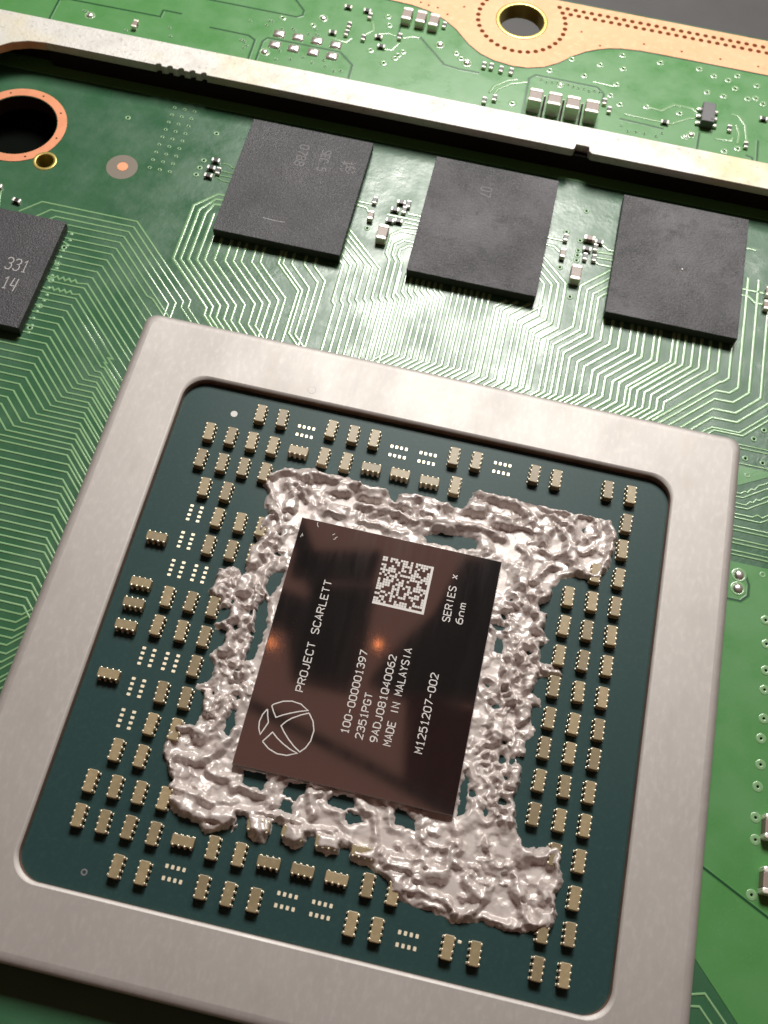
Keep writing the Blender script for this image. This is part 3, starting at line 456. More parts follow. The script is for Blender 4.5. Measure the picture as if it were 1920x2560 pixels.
# tiny passives soldered flat on the board
def passive_mesh(l, w, h, dark=True):
    g = G(); t = l * 0.24
    g.box(-l / 2 + t, l / 2 - t, -w / 2, w / 2, 0, h * 0.94, 0.03, 0)
    g.box(-l / 2, -l / 2 + t * 1.05, -w / 2 - .01, w / 2 + .01, 0, h, 0.05, 1); g.box(l / 2 - t * 1.05, l / 2, -w / 2 - .01, w / 2 + .01, 0, h, 0.05, 1)
    return mesh('small_resistor', g.v, g.f, [M['black'] if dark else M['ceramic2'], M['term']], g.m)
pm1 = passive_mesh(0.8, 0.42, 0.34); pm2 = passive_mesh(1.05, 0.5, 0.5, False)
PA = [(-25.9, 45.7, 0), (-26.05, 44.7, 0), (-26.05, 43.7, 0), (-25.3, 44.5, 90), (-42.3, 36.2, -8), (-44.6, 37.4, 0), (8.4, 45.1, 90), (11.55, 45.4, 0), (11.3, 44.65, 90), (10.55, 44.3, 0), (10.5, 43.35, 90), (11.35, 43.4, 90),
      (-10.0, 44.85, 90), (-7.5, 45.25, 0), (-6.8, 45.2, 90), (-7.9, 44.25, 0), (-7.05, 44.4, 90), (-7.3, 43.0, 0), (-8.1, 42.85, 0), (-16.45, 69.6, 0), (-16.0, 68.9, 90), (-17.8, 67.0, 90), (-17.8, 65.8, 90), (-19.2, 65.5, 0), (-15.95, 65.6, 90), (-14.45, 66.15, 0), (-13.9, 64.9, 0),
      (-12.35, 66.8, 90), (-8.2, 69.7, 90), (-3.1, 65.1, 90), (-2.35, 65.15, 90), (-0.25, 65.0, 90), (-1.3, 65.0, 90), (-2.2, 60.3, 90), (-1.25, 60.9, 90), (22.5, 63.15, 90), (24.3, 61.35, 90), (16.0, 62.25, 0), (25.8, 65.4, 0), (9.7, 63.4, 90), (10.3, 62.4, 90), (-18.5, 69.6, 0)]
for x, y, a in PA: put('small_resistor', pm1, board, (x, y, 0.03), R(a))
for x, y, a in [(10.6, 45.5, 0), (8.4, 43.1, 90), (-9.95, 42.85, 90), (27.7, 43.6, 90), (27.6, 42.0, 90), (-39.0, 61.0, 90)]: put('small_resistor', pm2, board, (x, y, 0.03), R(a))

# ================================================================ larger ceramic capacitors
def capacitor(x, y, l, w, h, label, rz=0):
    t = empty('ceramic_capacitor', (x, y, 0.035)); t.rotation_euler = (0, 0, R(rz))
    tag(t, label, 'capacitor', 'large ceramic capacitors on the board')
    e = l * 0.23
    g = G(); g.box(-w / 2, w / 2, -l / 2 + e * 0.9, l / 2 - e * 0.9, 0.02, h * 0.965, 0.05); g.obj('body', M['ceramic2'], t)
    for s in (-1, 1):
        g = G(); a, b = sorted((s * l / 2, s * (l / 2 - e))); g.box(-w / 2 - .02, w / 2 + .02, a, b, 0, h, 0.09); g.obj('terminal', M['term'], t)
    return t
for x, y, lb in [(-12.2, 69.65, 'leftmost ceramic capacitor of the row of three beside the copper rim'), (-10.7, 69.6, 'middle ceramic capacitor of the row of three beside the copper rim'), (-9.3, 69.5, 'rightmost ceramic capacitor of the row of three beside the copper rim')]:
    capacitor(x, y, 1.75, 1.0, 0.85, lb)
for x, y, lb in [(2.75, 61.05, 'first rose ceramic capacitor, leftmost of the row of four behind the metal rail'), (4.68, 61.05, 'second ceramic capacitor from the left in the row of four behind the rail'), (6.56, 61.05, 'third ceramic capacitor from the left in the row of four behind the rail'), (8.5, 61.05, 'last ceramic capacitor, rightmost of the row of four behind the metal rail')]:
    capacitor(x, y, 1.7, 1.32, 1.55, lb)
capacitor(-8.4, 40.9, 1.75, 0.95, 0.85, 'upright ceramic capacitor between the first and second memory chips')
capacitor(9.9, 40.9, 1.75, 0.95, 0.85, 'upright ceramic capacitor between the second and third memory chips')
capacitor(31.1, -5.1, 1.8, 1.3, 0.95, 'brown capacitor cut by the picture edge, upper of the two beside the package')
capacitor(31.2, -8.9, 1.9, 1.3, 0.95, 'brown capacitor cut by the picture edge, lower of the two beside the package')
g = G()
for x in (3.7, 5.62, 7.53):
    g = G(); g.box(x - .13, x + .13, 58.6, 62.6, 0.034, 0.3, 0.1); g.obj('solder_strip', M['solder'], board)

# small six-legged chip
t = empty('power_switch_chip', (20.1, 64.0, 0.035)); tag(t, 'small black six-legged chip standing behind the metal rail', 'chip')
g = G(); g.box(-0.65, 0.65, -1.3, 1.3, 0.08, 1.0, 0.06); g.obj('body', [M['grey_chip']], t)
g = G(); g.disc(0.38, -0.95, 0.12, 1.004, 12); g.obj('pin_mark', M['black'], t)
for s in (-1, 1):
    for yy in (-0.95, 0.0, 0.95):
        g = G(); g.box(s * 0.85 - 0.25, s * 0.85 + 0.25, yy - 0.17, yy + 0.17, 0.0, 0.32, 0.06); g.obj('leg', M['solder'], t)

# ================================================================ metal shield rail
rail = empty('shield_rail', (0, 55, 0)); rail.location = (0, 0, 0)
tag(rail, 'long bright tinned metal rail running across the board above the memory chips', 'metal rail')
edge = [(-85, 56.6), (-85, 45.0), (-51.6, 45.0), (-51.4, 48.0), (-50.6, 50.2), (-49.6, 51.6), (-48.3, 52.6), (-46.8, 53.2), (-45.2, 53.4), (-34.0, 53.4)]
for i in range(5):
    x = -33.7 + i * 1.14
    edge += [(x - 0.28, 53.4), (x - 0.2, 53.62), (x + 0.05, 53.7), (x + 0.25, 53.6), (x + 0.3, 53.4)]
edge += [(7.25, 53.4), (7.45, 53.55), (7.55, 54.15), (8.75, 54.15), (8.85, 53.6), (9.15, 53.35), (70, 53.4), (70, 56.6)]
slab('flange', [list(reversed(edge))], 2.1, 3.0, M['rail'], rail, bevel=0.06)
arc = [p for p in edge if p[0] < -44 and 45.0 <= p[1] <= 53.4][1:-1]
g = G(); g.loft([[(x - 0.0, y - 0.03, z) for x, y in [(-51.6, 45.2), (-51.4, 48.0), (-50.6, 50.2), (-49.6, 51.6), (-48.3, 52.6), (-46.8, 53.2), (-45.2, 53.4)]] for z in (2.12, 2.95)], top=False, closed=False)
g.obj('copper_lip', M['edge_copper'], rail, smooth=True)
g = G(); g.box(-45.2, 70, 53.6, 56.3, 0.0, 2.12, 0.02); g.box(-85, -52, 46, 56.3, 0.0, 2.12, 0.02); g.box(-52, -45.2, 54.2, 56.3, 0, 2.12, 0.02); g.obj('wall', M['rail_shaded'], rail)

# ================================================================ memory chips
def memory_chip(x0, x1, y0, y1, label, top='chip'):
    t = empty('memory_chip', ((x0 + x1) / 2, (y0 + y1) / 2, 0)); tag(t, label, 'memory chip', 'memory chips soldered round the processor')
    hx, hy = (x1 - x0) / 2, (y1 - y0) / 2
    g = G(); g.loft([rrect(hx, hy, .08, 0.30, 2), rrect(hx, hy, .08, 1.12, 2)], 1, top=False); g.loft([rrect(hx, hy, .08, 1.12, 2), rrect(hx - .04, hy - .04, .08, 1.15, 2)], 0)
    g.obj('body', [M[top], M['chip_side']], t)
    g = G(); g.box(-hx + .02, hx - .02, -hy + .02, hy - .02, 0.16, 0.31, 0.02); g.obj('carrier', M['gap'], t)
    g = G()
    nx, ny = int(hx * 2 / 0.75), int(hy * 2 / 0.75)
    for i in range(nx):
        for j in (0, ny - 1): g.dome(-hx + .5 + i * 0.75, -hy + .5 + j * 0.75, .2, 0.0, 0.2, 8)
    for j in range(1, ny - 1):
        for i in (0, nx - 1): g.dome(-hx + .5 + i * 0.75, -hy + .5 + j * 0.75, .2, 0.0, 0.2, 8)
    tag(g.obj('solder_balls', M['solder'], t), kind='stuff')
    return t
c1 = memory_chip(-23.55, -11.55, 36.95, 50.95, 'black memory chip with worn grey lettering, nearest the column of vias')
c2 = memory_chip(-5.3, 6.7, 36.95, 50.95, 'black memory chip with a pale smeared sheen, between the two ceramic capacitors', 'chip_smear_sheen')
c3 = memory_chip(13.05, 25.05, 36.95, 50.95, 'black memory chip with a tiny bright speck near its middle', 'chip_smear_sheen')  # residue colour reused here, standing in for a greyish sheen
c4 = memory_chip(-50.6, -36.6, 22.25, 34.3, 'black memory chip marked 331 and 14, cut off by the picture edge')
for t, n in ((c1, 0), (c2, 1), (c3, 2)):
    g = G(); g.disc(-5.0, 5.9, 0.28, 1.154, 16); g.obj('pin_mark', M['chip_side'], t)
g = G(); g.dome(0.35, -0.55, 0.13, 1.15, 0.09, 8); g.obj('bright_speck', M['solder'], c3, True)

# stroke lettering: each glyph is a few strokes on a 4 x 6 grid
GL = {'0': [[(1, 0), (0, 1), (0, 5), (1, 6), (3, 6), (4, 5), (4, 1), (3, 0), (1, 0)]], '1': [[(0.8, 4.8), (2.2, 6), (2.2, 0)], [(1, 0), (3.4, 0)]], '2': [[(0, 5), (1, 6), (3, 6), (4, 5), (4, 3.8), (0, 0), (4, 0)]],
      '3': [[(0, 5.2), (1, 6), (3, 6), (4, 5), (4, 4), (3, 3.2), (1.6, 3.2)], [(3, 3.2), (4, 2.2), (4, 1), (3, 0), (1, 0), (0, 0.8)]], '4': [[(3, 0), (3, 6), (0, 1.8), (4, 1.8)]], '5': [[(3.8, 6), (0.4, 6), (0.2, 3.3), (1.2, 3.8), (2.9, 3.8), (4, 2.7), (4, 1), (3, 0), (1, 0), (0, 0.8)]],
      '6': [[(3.4, 6), (1.6, 5.6), (0.3, 4), (0, 2.2), (0, 1), (1, 0), (3, 0), (4, 1), (4, 2.4), (3, 3.4), (1.2, 3.4), (0.1, 2.4)]], '7': [[(0, 6), (4, 6), (1.6, 0)]], '8': [[(1, 3.2), (0.2, 4), (0.2, 5.2), (1, 6), (3, 6), (3.8, 5.2), (3.8, 4), (3, 3.2), (1, 3.2), (0, 2.2), (0, 1), (1, 0), (3, 0), (4, 1), (4, 2.2), (3, 3.2)]],
      '9': [[(0.6, 0), (2.4, 0.4), (3.7, 2), (4, 3.8), (4, 5), (3, 6), (1, 6), (0, 5), (0, 3.6), (1, 2.6), (2.8, 2.6), (3.9, 3.6)]], '-': [[(0.4, 3), (3.6, 3)]], ' ': [],
      'A': [[(0, 0), (2, 6), (4, 0)], [(0.7, 2), (3.3, 2)]], 'C': [[(4, 5), (3, 6), (1, 6), (0, 5), (0, 1), (1, 0), (3, 0), (4, 1)]], 'D': [[(0, 0), (0, 6), (2.4, 6), (4, 4.6), (4, 1.4), (2.4, 0), (0, 0)]], 'E': [[(4, 6), (0, 6), (0, 0), (4, 0)], [(0, 3.1), (3.2, 3.1)]],
      'G': [[(4, 5), (3, 6), (1, 6), (0, 5), (0, 1), (1, 0), (3, 0), (4, 1), (4, 2.8), (2.2, 2.8)]], 'I': [[(2, 0), (2, 6)]], 'J': [[(3.4, 6), (3.4, 1), (2.5, 0), (1.2, 0), (0.3, 1)]], 'L': [[(0.3, 6), (0.3, 0), (3.9, 0)]], 'M': [[(0, 0), (0, 6), (2, 2.6), (4, 6), (4, 0)]], 'N': [[(0, 0), (0, 6), (4, 0), (4, 6)]],
      'O': [[(1, 0), (0, 1), (0, 5), (1, 6), (3, 6), (4, 5), (4, 1), (3, 0), (1, 0)]], 'P': [[(0, 0), (0, 6), (3, 6), (4, 5), (4, 3.8), (3, 2.8), (0, 2.8)]], 'Q': [[(1, 0), (0, 1), (0, 5), (1, 6), (3, 6), (4, 5), (4, 1), (3, 0), (1, 0)], [(2.2, 1.8), (4, -0.3)]], 'R': [[(0, 0), (0, 6), (3, 6), (4, 5), (4, 4), (3, 3), (0, 3)], [(2.2, 3), (4, 0)]],
      'S': [[(4, 5.1), (3, 6), (1, 6), (0, 5.1), (0, 4.1), (1, 3.3), (3, 2.8), (4, 1.9), (4, 0.9), (3, 0), (1, 0), (0, 0.9)]], 'T': [[(0, 6), (4, 6)], [(2, 6), (2, 0)]], 'X': [[(0.2, 0), (3.8, 6)], [(0.2, 6), (3.8, 0)]], 'x': [[(0.4, 1), (3.6, 5)], [(0.4, 5), (3.6, 1)]], 'Y': [[(0, 6), (2, 3.2), (4, 6)], [(2, 3.2), (2, 0)]],
      'u': [[(0.9, 6), (0, 2), (4, 2)], [(3.6, 6), (3.0, -0.8)]], 'n': [[(0.4, 0), (0.4, 4)], [(0.4, 3), (1.4, 4), (2.8, 4), (3.6, 3.2), (3.6, 0)]], 'm': [[(0, 0), (0, 4)], [(0, 3.4), (0.7, 4), (1.4, 4), (2, 3.4), (2, 0)], [(2, 3.4), (2.7, 4), (3.4, 4), (4, 3.4), (4, 0)]]}
def text(s, x, y, z, length, height, rot, m, parent, name='lettering', stroke=0.09):
    """starts at (x, y), runs `length` mm along `rot`, capitals `height` mm tall, centred on its line"""
    adv = length / (len(s) - 0.28); cw = adv * 0.72
    c, sn = math.cos(R(rot)), math.sin(R(rot))
    for i, ch in enumerate(s):
        if not GL[ch]: continue
        g = G()
        for st in GL[ch]:
            pts = []
            for gx_, gy_ in st:
                a, b = i * adv + gx_ / 4 * cw, (gy_ / 6 - 0.5) * height
                pts.append((x + a * c - b * sn, y + a * sn + b * c))
            g.ribbon(pts, stroke, z, 0.005, 0, 0.8)
        g.obj(name, m, parent)
text('331', 3.5, 0.35, 1.15, 2.0, 1.25, 0, M['ink'], c4)
text('1u', 3.95, -1.7, 1.15, 1.3, 1.25, 0, M['ink'], c4)
text('SEC 5', 1.9, 4.9, 1.15, 2.6, 0.85, -90, M['ink_faint'], c1)
text('0788', -0.3, 5.0, 1.15, 2.6, 0.85, -90, M['ink_faint'], c1)
text('07', -0.6, 4.4, 1.15, 1.1, 1.0, -90, M['ink_faint'], c2)
# worn two-dimensional code and scuffs of the first chip
random.seed(9)
g = G()
for i in range(9):
    for j in range(9):
        if random.random() < 0.3: g.box(3.6 + i * .17, 3.6 + i * .17 + .13, 2.6 + j * .17, 2.6 + j * .17 + .13, 1.15, 1.157, .002)
tag(g.obj('worn_code', M['ink_faint'], c1), kind='stuff')
for t, n in ((c1, 26), (c2, 24), (c3, 22)):
    g = G()
    for i in range(n):
        x, y, a, l = random.uniform(-5.4, 5.4), random.uniform(-6.4, 6.4), random.uniform(0, 3.14), random.uniform(.15, .7)
        g.ribbon([(x, y), (x + l * math.cos(a), y + l * math.sin(a))], 0.035, 1.148, 0.008)
    tag(g.obj('scratches', M['ink_faint'], t), kind='stuff')
g = G(); g.ribbon([(-1.9, -4.55), (-0.7, -4.62), (0.2, -4.58)], 0.06, 1.148, 0.01); g.obj('long_scratch', M['ink'], c1)

# ================================================================ processor package
cpu = empty('processor', (0, 0, 0))
tag(cpu, 'large square processor package with a wide silver metal frame and mirror-like die', 'processor')
HF, HI = 25.83, 20.5
ZS, ZF, ZD = 1.9, 2.6, 2.65
g = G(); g.loft([rrect(HF - .12, HF - .12, 1.0, 0.25), rrect(HF - .12, HF - .12, 1.0, ZS)], 0); g.obj('substrate', M['substrate'], cpu)
g = G()
n = 10; bo, bi = 0.3, 0.28
loops = [(HF, 1.0, ZS), (HF, 1.0, ZF - 0.33), (HF - 0.09, 1.0, ZF - 0.17), (HF - 0.26, 1.0, ZF - 0.07), (HF - 0.46, 0.9, ZF - 0.02), (HF - 0.7, 0.8, ZF)]
side = [rrect(h, h, r, z, n) for h, r, z in loops]
inner = [rrect(h, h, r, z, n) for h, r, z in [(HI + bi * (1 - math.sin(R(a))) if False else HI + bi - bi * math.sin(R(a)), 2.0, ZF - bi + bi * math.cos(R(a))) for a in (0, 30, 60, 90)] + [(HI, 2.0, ZS)]]
g.loft(side[:2], 1, top=False); g.loft(side[1:], 0, top=False); g.loft([side[-1], inner[0]], 0, top=False); g.loft(inner[:3], 0, top=False); g.loft(inner[2:], 1, top=False)
fr = g.obj('stiffener_frame', [M['nickel'], M['edge_copper']], cpu, smooth=True)
for p_ in fr.data.polygons:
    p_.use_smooth = not (abs(p_.normal.z) > 0.999 or abs(p_.normal.z) < 0.02)
random.seed(2)
for x, y, r in [(-10.2, 21.6, .34)]:
    g = G(); g.ring(x, y, r - .04, r + .03, ZF, 0.006, 28); g.obj('round_mark', M['nickel'], cpu, smooth=True)

# die and its markings
g = G(); g.loft([[(x, y, z) for x, y in ((-8.05, -9.92), (8.05, -9.92), (8.05, 9.98), (-8.05, 9.98))] for z in (ZS, ZD - .03)], 1, top=False)
g.loft([[(x * k, y * k, z) for x, y in ((-8.05, -9.92), (8.05, -9.92), (8.05, 9.98), (-8.05, 9.98))] for k, z in ((1, ZD - .03), (0.996, ZD))], 1, top=False)
g.add([(x * 0.996, y * 0.996, ZD) for x, y in ((-8.05, -9.92), (8.05, -9.92), (8.05, 9.98), (-8.05, 9.98))], [(0, 1, 2, 3)], 0)
die = g.obj('die', [M['die'], M['die_edge']], cpu)
zt = ZD + 0.001
for s, x, y, l, h in [('PROJECT SCARLETT', -4.74, -3.7, 8.95, .54), ('100-000001397', -0.78, -5.98, 6.38, .52), ('2351PGT', 0.31, -6.12, 3.45, .52), ('9ADJ081Q40062', 1.39, -6.1, 6.65, .52), ('MADE IN MALAYSIA', 2.40, -6.14, 7.5, .54), ('M1251207-002', 4.73, -6.15, 6.05, .54), ('SERIES x', 4.71, 4.13, 3.92, .54), ('6nm', 5.70, 4.17, 1.68, .52)]:
    text(s, x, y, zt, l, h, 90, M['white'], die, stroke=0.08)
LOGO = [[(-6.41, -5.22), (-6.26, -5.06), (-5.68, -4.72), (-5.07, -4.56), (-4.38, -4.62), (-3.75, -4.97), (-4.3, -5.16), (-4.84, -5.40), (-5.4, -5.68), (-5.89, -5.99), (-6.18, -5.6), (-6.41, -5.22)],
        [(-3.63, -5.13), (-3.2, -5.65), (-2.97, -6.3), (-3.02, -7.1), (-3.25, -7.65), (-3.58, -8.03), (-4.1, -7.72), (-4.59, -7.33), (-5.03, -6.9), (-5.37, -6.5), (-5.08, -6.1), (-4.74, -5.78), (-4.2, -5.42), (-3.63, -5.13)],
        [(-6.37, -7.9), (-5.82, -8.3), (-5.14, -8.52), (-4.41, -8.48), (-3.74, -8.16), (-4.3, -8.0), (-4.84, -7.76), (-5.38, -7.44), (-5.84, -7.09), (-6.1, -7.5), (-6.37, -7.9)], [(-6.64, -5.53), (-6.5, -6.0), (-6.32, -6.47), (-6.48, -6.95), (-6.66, -7.44), (-6.88, -7.05), (-6.97, -6.55), (-6.88, -6.0), (-6.64, -5.53)]]
for c in LOGO:
    g = G(); g.ribbon(c, 0.085, ZD + .002, 0.006); g.obj('logo_outline', M['white'], die)
# square matrix code (cells set at random inside a solid two-sided border)
random.seed(21)
g = G(); N = 20; cs = 4.04 / N
for i in range(N):
    for j in range(N):
        on = (j == 0 or i == N - 1 or (i == 0 and j % 2 == 0) or (j == N - 1 and i % 2 == 1)) or random.random() < 0.5
        if on:
            e = 0.0 if (i == N - 1 or j == 0) else 0.012
            g.box(-1.08 + i * cs + e, -1.08 + (i + 1) * cs - e, 4.24 + j * cs + e, 4.24 + (j + 1) * cs - e, ZD + .001, ZD + .006, .001)
tag(g.obj('matrix_code', M['white'], die), kind='stuff')
for pts in [[(-5.35, 9.05), (-5.2, 9.2)], [(-5.1, 8.85), (-4.95, 8.98)], [(-5.2, 8.7), (-5.02, 8.8)], [(-7.75, 8.3), (-7.68, 8.65), (-7.6, 8.4)], [(-6.75, 9.85), (-6.72, 9.6), (-6.6, 9.45)]]:
    g = G(); g.ribbon(pts, 0.05, ZD + .001, 0.006); g.obj('scratch', M['white'], die)

# package capacitors with eight terminals
def cap8(vertical=True):
    a, b, h = 0.355, 0.80, 0.66
    body, term = G(), G()
    body.box(-a, a, -b, b, 0.02, h, 0.05)
    for s in (-1, 1):
        for k in range(4):
            yy = (-1.5 + k) * 0.43
            term.box(s * a - 0.075, s * a + 0.075, yy - 0.09, yy + 0.09, 0.0, h + 0.022, 0.05)
            term.box(s * (a + 0.06) - 0.06, s * (a + 0.06) + 0.06, yy - 0.09, yy + 0.09, 0.0, 0.12, 0.03)
    return mesh('capacitor', body.v, body.f, M['ceramic']), mesh('terminals', term.v, term.f, M['term_gold'])
cb, ct = cap8()
fl = G(); fl.box(-0.40, 0.40, 0.70, 0.815, 0.03, 0.675, 0.05); fm = mesh('glaze_edge', fl.v, fl.f, M['term'])
def cap(x, y, horizontal=False):
    random_r = random.uniform(-0.04, 0.04)
    o = put('capacitor', cb, cpu, (x + random.uniform(-.03, .03), y + random.uniform(-.03, .03), ZS), (math.pi / 2 if horizontal else 0) + random_r)
    tag(put('terminals', ct, o), kind='stuff')
    return o
random.seed(5)
VC = []
for s in (1, -1):
    VC += [(x, 18.4 * s) for x in (-13.8, -11.95, -7.75, -5.9, -4.08, 2.64, 4.46, 9.32, 11.18, 15.45, 17.3)]
    VC += [(x, 15.75 * s) for x in (-17.4, -15.6, -13.82, -12.0, -7.74, -5.88, 3.2, 17.3)]
    VC += [(x, 13.27 * s) for x in (-17.4, -15.6, -13.8, -12.0)] + [(17.28, 13.4 * s)]
    VC += [(x, 10.81 * s) for x in (-16.37, -14.53)] + [(17.27, 10.9 * s), (15.45, 10.85 * s)]
    VC += [(x, 8.45 * s) for x in (-14.55, -12.72)] + [(-14.55, 6.03 * s), (-12.72, 6.05 * s)]
    VC += [(x, 1.2 * s) for x in (-16.4, -14.56, -12.76)]
    VC += [(x, yy * s) for x in (13.63, 15.46, 17.3) for yy in (8.45, 6.05, 3.6)] + [(x, (1.1 if s > 0 else 1.37) * s) for x in (13.63, 15.46, 17.3)]
VC = [v for v in VC if not (v[0] == -14.55 and abs(v[1] - 8.45) < .01 and False)]
VC += [(-12.75, -3.62), (-10.98, 8.5), (-10.98, 6.1), (5.02, -15.85), (15.45, -15.95)]
for x, y in VC: cap(x, y)
for x, y in [(-9.87, 15.78), (-3.75, 15.72), (-1.35, 15.7), (1.1, 15.68), (-18.65, 5.72), (-18.65, 1.8), (-18.65, 0.1), (-18.65, -1.72), (-18.65, -5.64), (-9.88, -15.76), (-3.78, -15.8), (-1.36, -15.8), (1.06, -15.8), (-0.17, -13.65), (2.38, -13.72), (-2.65, -13.6), (-5.1, -13.6)]:
    cap(x, y, True)
# empty capacitor footprints
g = G()
for r in (-1, 1):
    for k in range(4):
        p = [(-0.095 + q[0], q[1], q[2]) for q in rrect(0.115, 0.15, 0.05, 0, 2)]
        x, y = (-1.5 + k) * 0.405, r * 0.405
        g.loft([[(x + q[0], y + q[1], 0.002) for q in rrect(0.115, 0.15, 0.05, 0, 2)], [(x + q[0] * .9, y + q[1] * .9, 0.035) for q in rrect(0.115, 0.15, 0.05, 0, 2)]])
pad_me = mesh('contact_pads', g.v, g.f, M['pad'])
for x, y, a in [(-9.85, 17.93, 0), (-1.97, 17.93, 0), (0.48, 17.93, 0), (6.66, 18.5, 0), (-9.93, -17.95, 0), (-1.99, -17.95, 0), (0.47, -17.97, 0), (6.61, -18.55, 0), (-16.5, 8.58, 90), (-16.5, 6.17, 90), (-16.5, 3.71, 90), (-14.66, 3.7, 90), (-16.5, -3.6, 90), (-14.67, -3.6, 90), (-16.52, -6.02, 90), (-16.5, -8.43, 90)]:
    tag(put('contact_pads', pad_me, cpu, (x, y, ZS), R(a)), kind='stuff')
for x, y in [(13.9, 11.0), (14.45, -11.55), (9.6, -17.7), (10.1, -17.85)]:
    g = G(); g.box(x - .13, x + .13, y - .1, y + .1, ZS, ZS + .04, .02); g.obj('contact_pad', M['pad'], cpu)
g = G(); g.disc(-16.02, 18.14, 0.29, ZS + .01, 24); g.obj('corner_dot', M['white'], cpu)
g = G(); g.ring(-15.9, -19.2, 0.12, 0.24, ZS, 0.02, 14); g.obj('corner_mark', M['ink_faint'], cpu)

# ================================================================ silver residue round the die: one lumpy mass
def seg_dist(px, py, poly):
    d = np.full(px.shape, 1e9)
    for (x0, y0), (x1, y1) in zip(poly, poly[1:] + poly[:1]):
        dx, dy = x1 - x0, y1 - y0; L2 = dx * dx + dy * dy + 1e-9
        t = np.clip(((px - x0) * dx + (py - y0) * dy) / L2, 0, 1)
        d = np.minimum(d, (px - x0 - t * dx) ** 2 + (py - y0 - t * dy) ** 2)
    return np.sqrt(d)
def inside(px, py, poly):
    c = np.zeros(px.shape, bool)
    for (x0, y0), (x1, y1) in zip(poly, poly[1:] + poly[:1]):
        if y0 == y1: continue
        c ^= ((y0 > py) != (y1 > py)) & (px < (x1 - x0) * (py - y0) / (y1 - y0) + x0)
    return c
rng = np.random.default_rng(3)
TAB = rng.random((256, 256)) * 2 * np.pi
def perlin(x, y, off=0):
    x = x + off * 17.3; y = y + off * 9.1
    xi, yi = np.floor(x).astype(int), np.floor(y).astype(int); xf, yf = x - xi, y - yi
    def gr(ix, iy, dx, dy):
        a = TAB[ix % 256, iy % 256]; return np.cos(a) * dx + np.sin(a) * dy
    u, v = xf ** 3 * (xf * (xf * 6 - 15) + 10), yf ** 3 * (yf * (yf * 6 - 15) + 10)
    a = gr(xi, yi, xf, yf) * (1 - u) + gr(xi + 1, yi, xf - 1, yf) * u
    b = gr(xi, yi + 1, xf, yf - 1) * (1 - u) + gr(xi + 1, yi + 1, xf - 1, yf - 1) * u
    return (a * (1 - v) + b * v) * 1.4
STEP = 0.06
gx = np.arange(-14.2, 17.6, STEP); gy = np.arange(-18.2, 15.8, STEP)
PX, PY = np.meshgrid(gx, gy)
wx = PX + 0.14 * perlin(PX * 1.9, PY * 1.9, 1) + 0.035 * perlin(PX * 5, PY * 5, 2)
wy = PY + 0.14 * perlin(PX * 1.9, PY * 1.9, 3) + 0.035 * perlin(PX * 5, PY * 5, 4)
ins = inside(wx, wy, PASTE); dist = seg_dist(wx, wy, PASTE)
dist = np.where(ins, dist, -dist)
for h in HOLES:
    hi = inside(wx, wy, h); hd = seg_dist(wx, wy, h)
    dist = np.minimum(dist, np.where(hi, -hd, hd))
rh = np.random.default_rng(11)
for i in range(18):                                  # small gaps where the crust never closed
    sx = 1 if i % 2 else -1
    hx_, hy_, hr = sx * rh.uniform(9.0, 11.6), rh.uniform(-8.5, 8.5), rh.uniform(0.12, 0.3)
    dist = np.minimum(dist, np.hypot((wx - hx_) * rh.uniform(.8, 1.6), wy - hy_) - hr)
die_d = np.maximum(np.maximum(-8.05 - PX, PX - 8.05), np.maximum(-9.92 - PY, PY - 9.98))   # > 0 outside the die
prof = np.sqrt(np.clip(1 - (1 - np.clip(dist / 0.42, 0, 1)) ** 2, 0, 1))
smooth_m = np.zeros(PX.shape)
for s in SMOOTH:
    smooth_m = np.maximum(smooth_m, np.clip(np.where(inside(PX, PY, s), 1, -1) * seg_dist(PX, PY, s) / 0.35 + 0.4, 0, 1))
blobs = np.clip(2.2 * perlin(PX * 0.38, PY * 0.38, 23) - 0.25, 0, 1) * (np.abs(PX) + np.abs(PY) > 14)      # calm pools in the corners
smooth_m = np.maximum(smooth_m, blobs)
smooth_m = smooth_m * smooth_m * (3 - 2 * smooth_m)
rough = 1 - 0.93 * smooth_m
ridge = lambda n: 1 - np.abs(n) * 2.2
base = 0.26 + 0.14 * perlin(PX * 0.45, PY * 0.45, 5)
side = np.clip((np.abs(PX) - 8.6) / 0.8, 0, 1) * np.clip((9.6 - np.abs(PY)) / 1.2, 0, 1)
clump = np.clip(0.15 + 0.9 * perlin(PX * 0.4, PY * 0.4, 16) + 0.75 * side, 0, 1)      # crumbly along the two sides, flowing elsewhere
n1 = perlin(wx * 0.62, wy * 0.62, 6); n2 = perlin(wx * 1.25, wy * 1.25, 7); n3 = perlin(wx * 2.5, wy * 2.5, 8); n4 = perlin(wx * 5, wy * 5, 9)
flow = 0.12 * n1 + 0.07 * n2 + 0.025 * n3
crumb = 0.26 * n1 + 0.44 * (np.abs(n2) * 2 - 0.32) + 0.20 * n3 + 0.04 * n4
det = flow * (1 - clump) + crumb * clump
H = base * (1 - smooth_m) + (0.22 + 0.06 * perlin(PX * 0.8, PY * 0.8, 19)) * smooth_m + det * rough
rim = np.exp(-((dist - 0.36) / 0.24) ** 2) * np.clip(0.45 + 1.2 * perlin(PX * 0.4, PY * 0.4, 21), 0, 1)
H = np.maximum(H, H * (1 - 0.75 * rim) + 0.75 * rim * (0.52 + 0.12 * perlin(PX * 0.9, PY * 0.9, 22)))
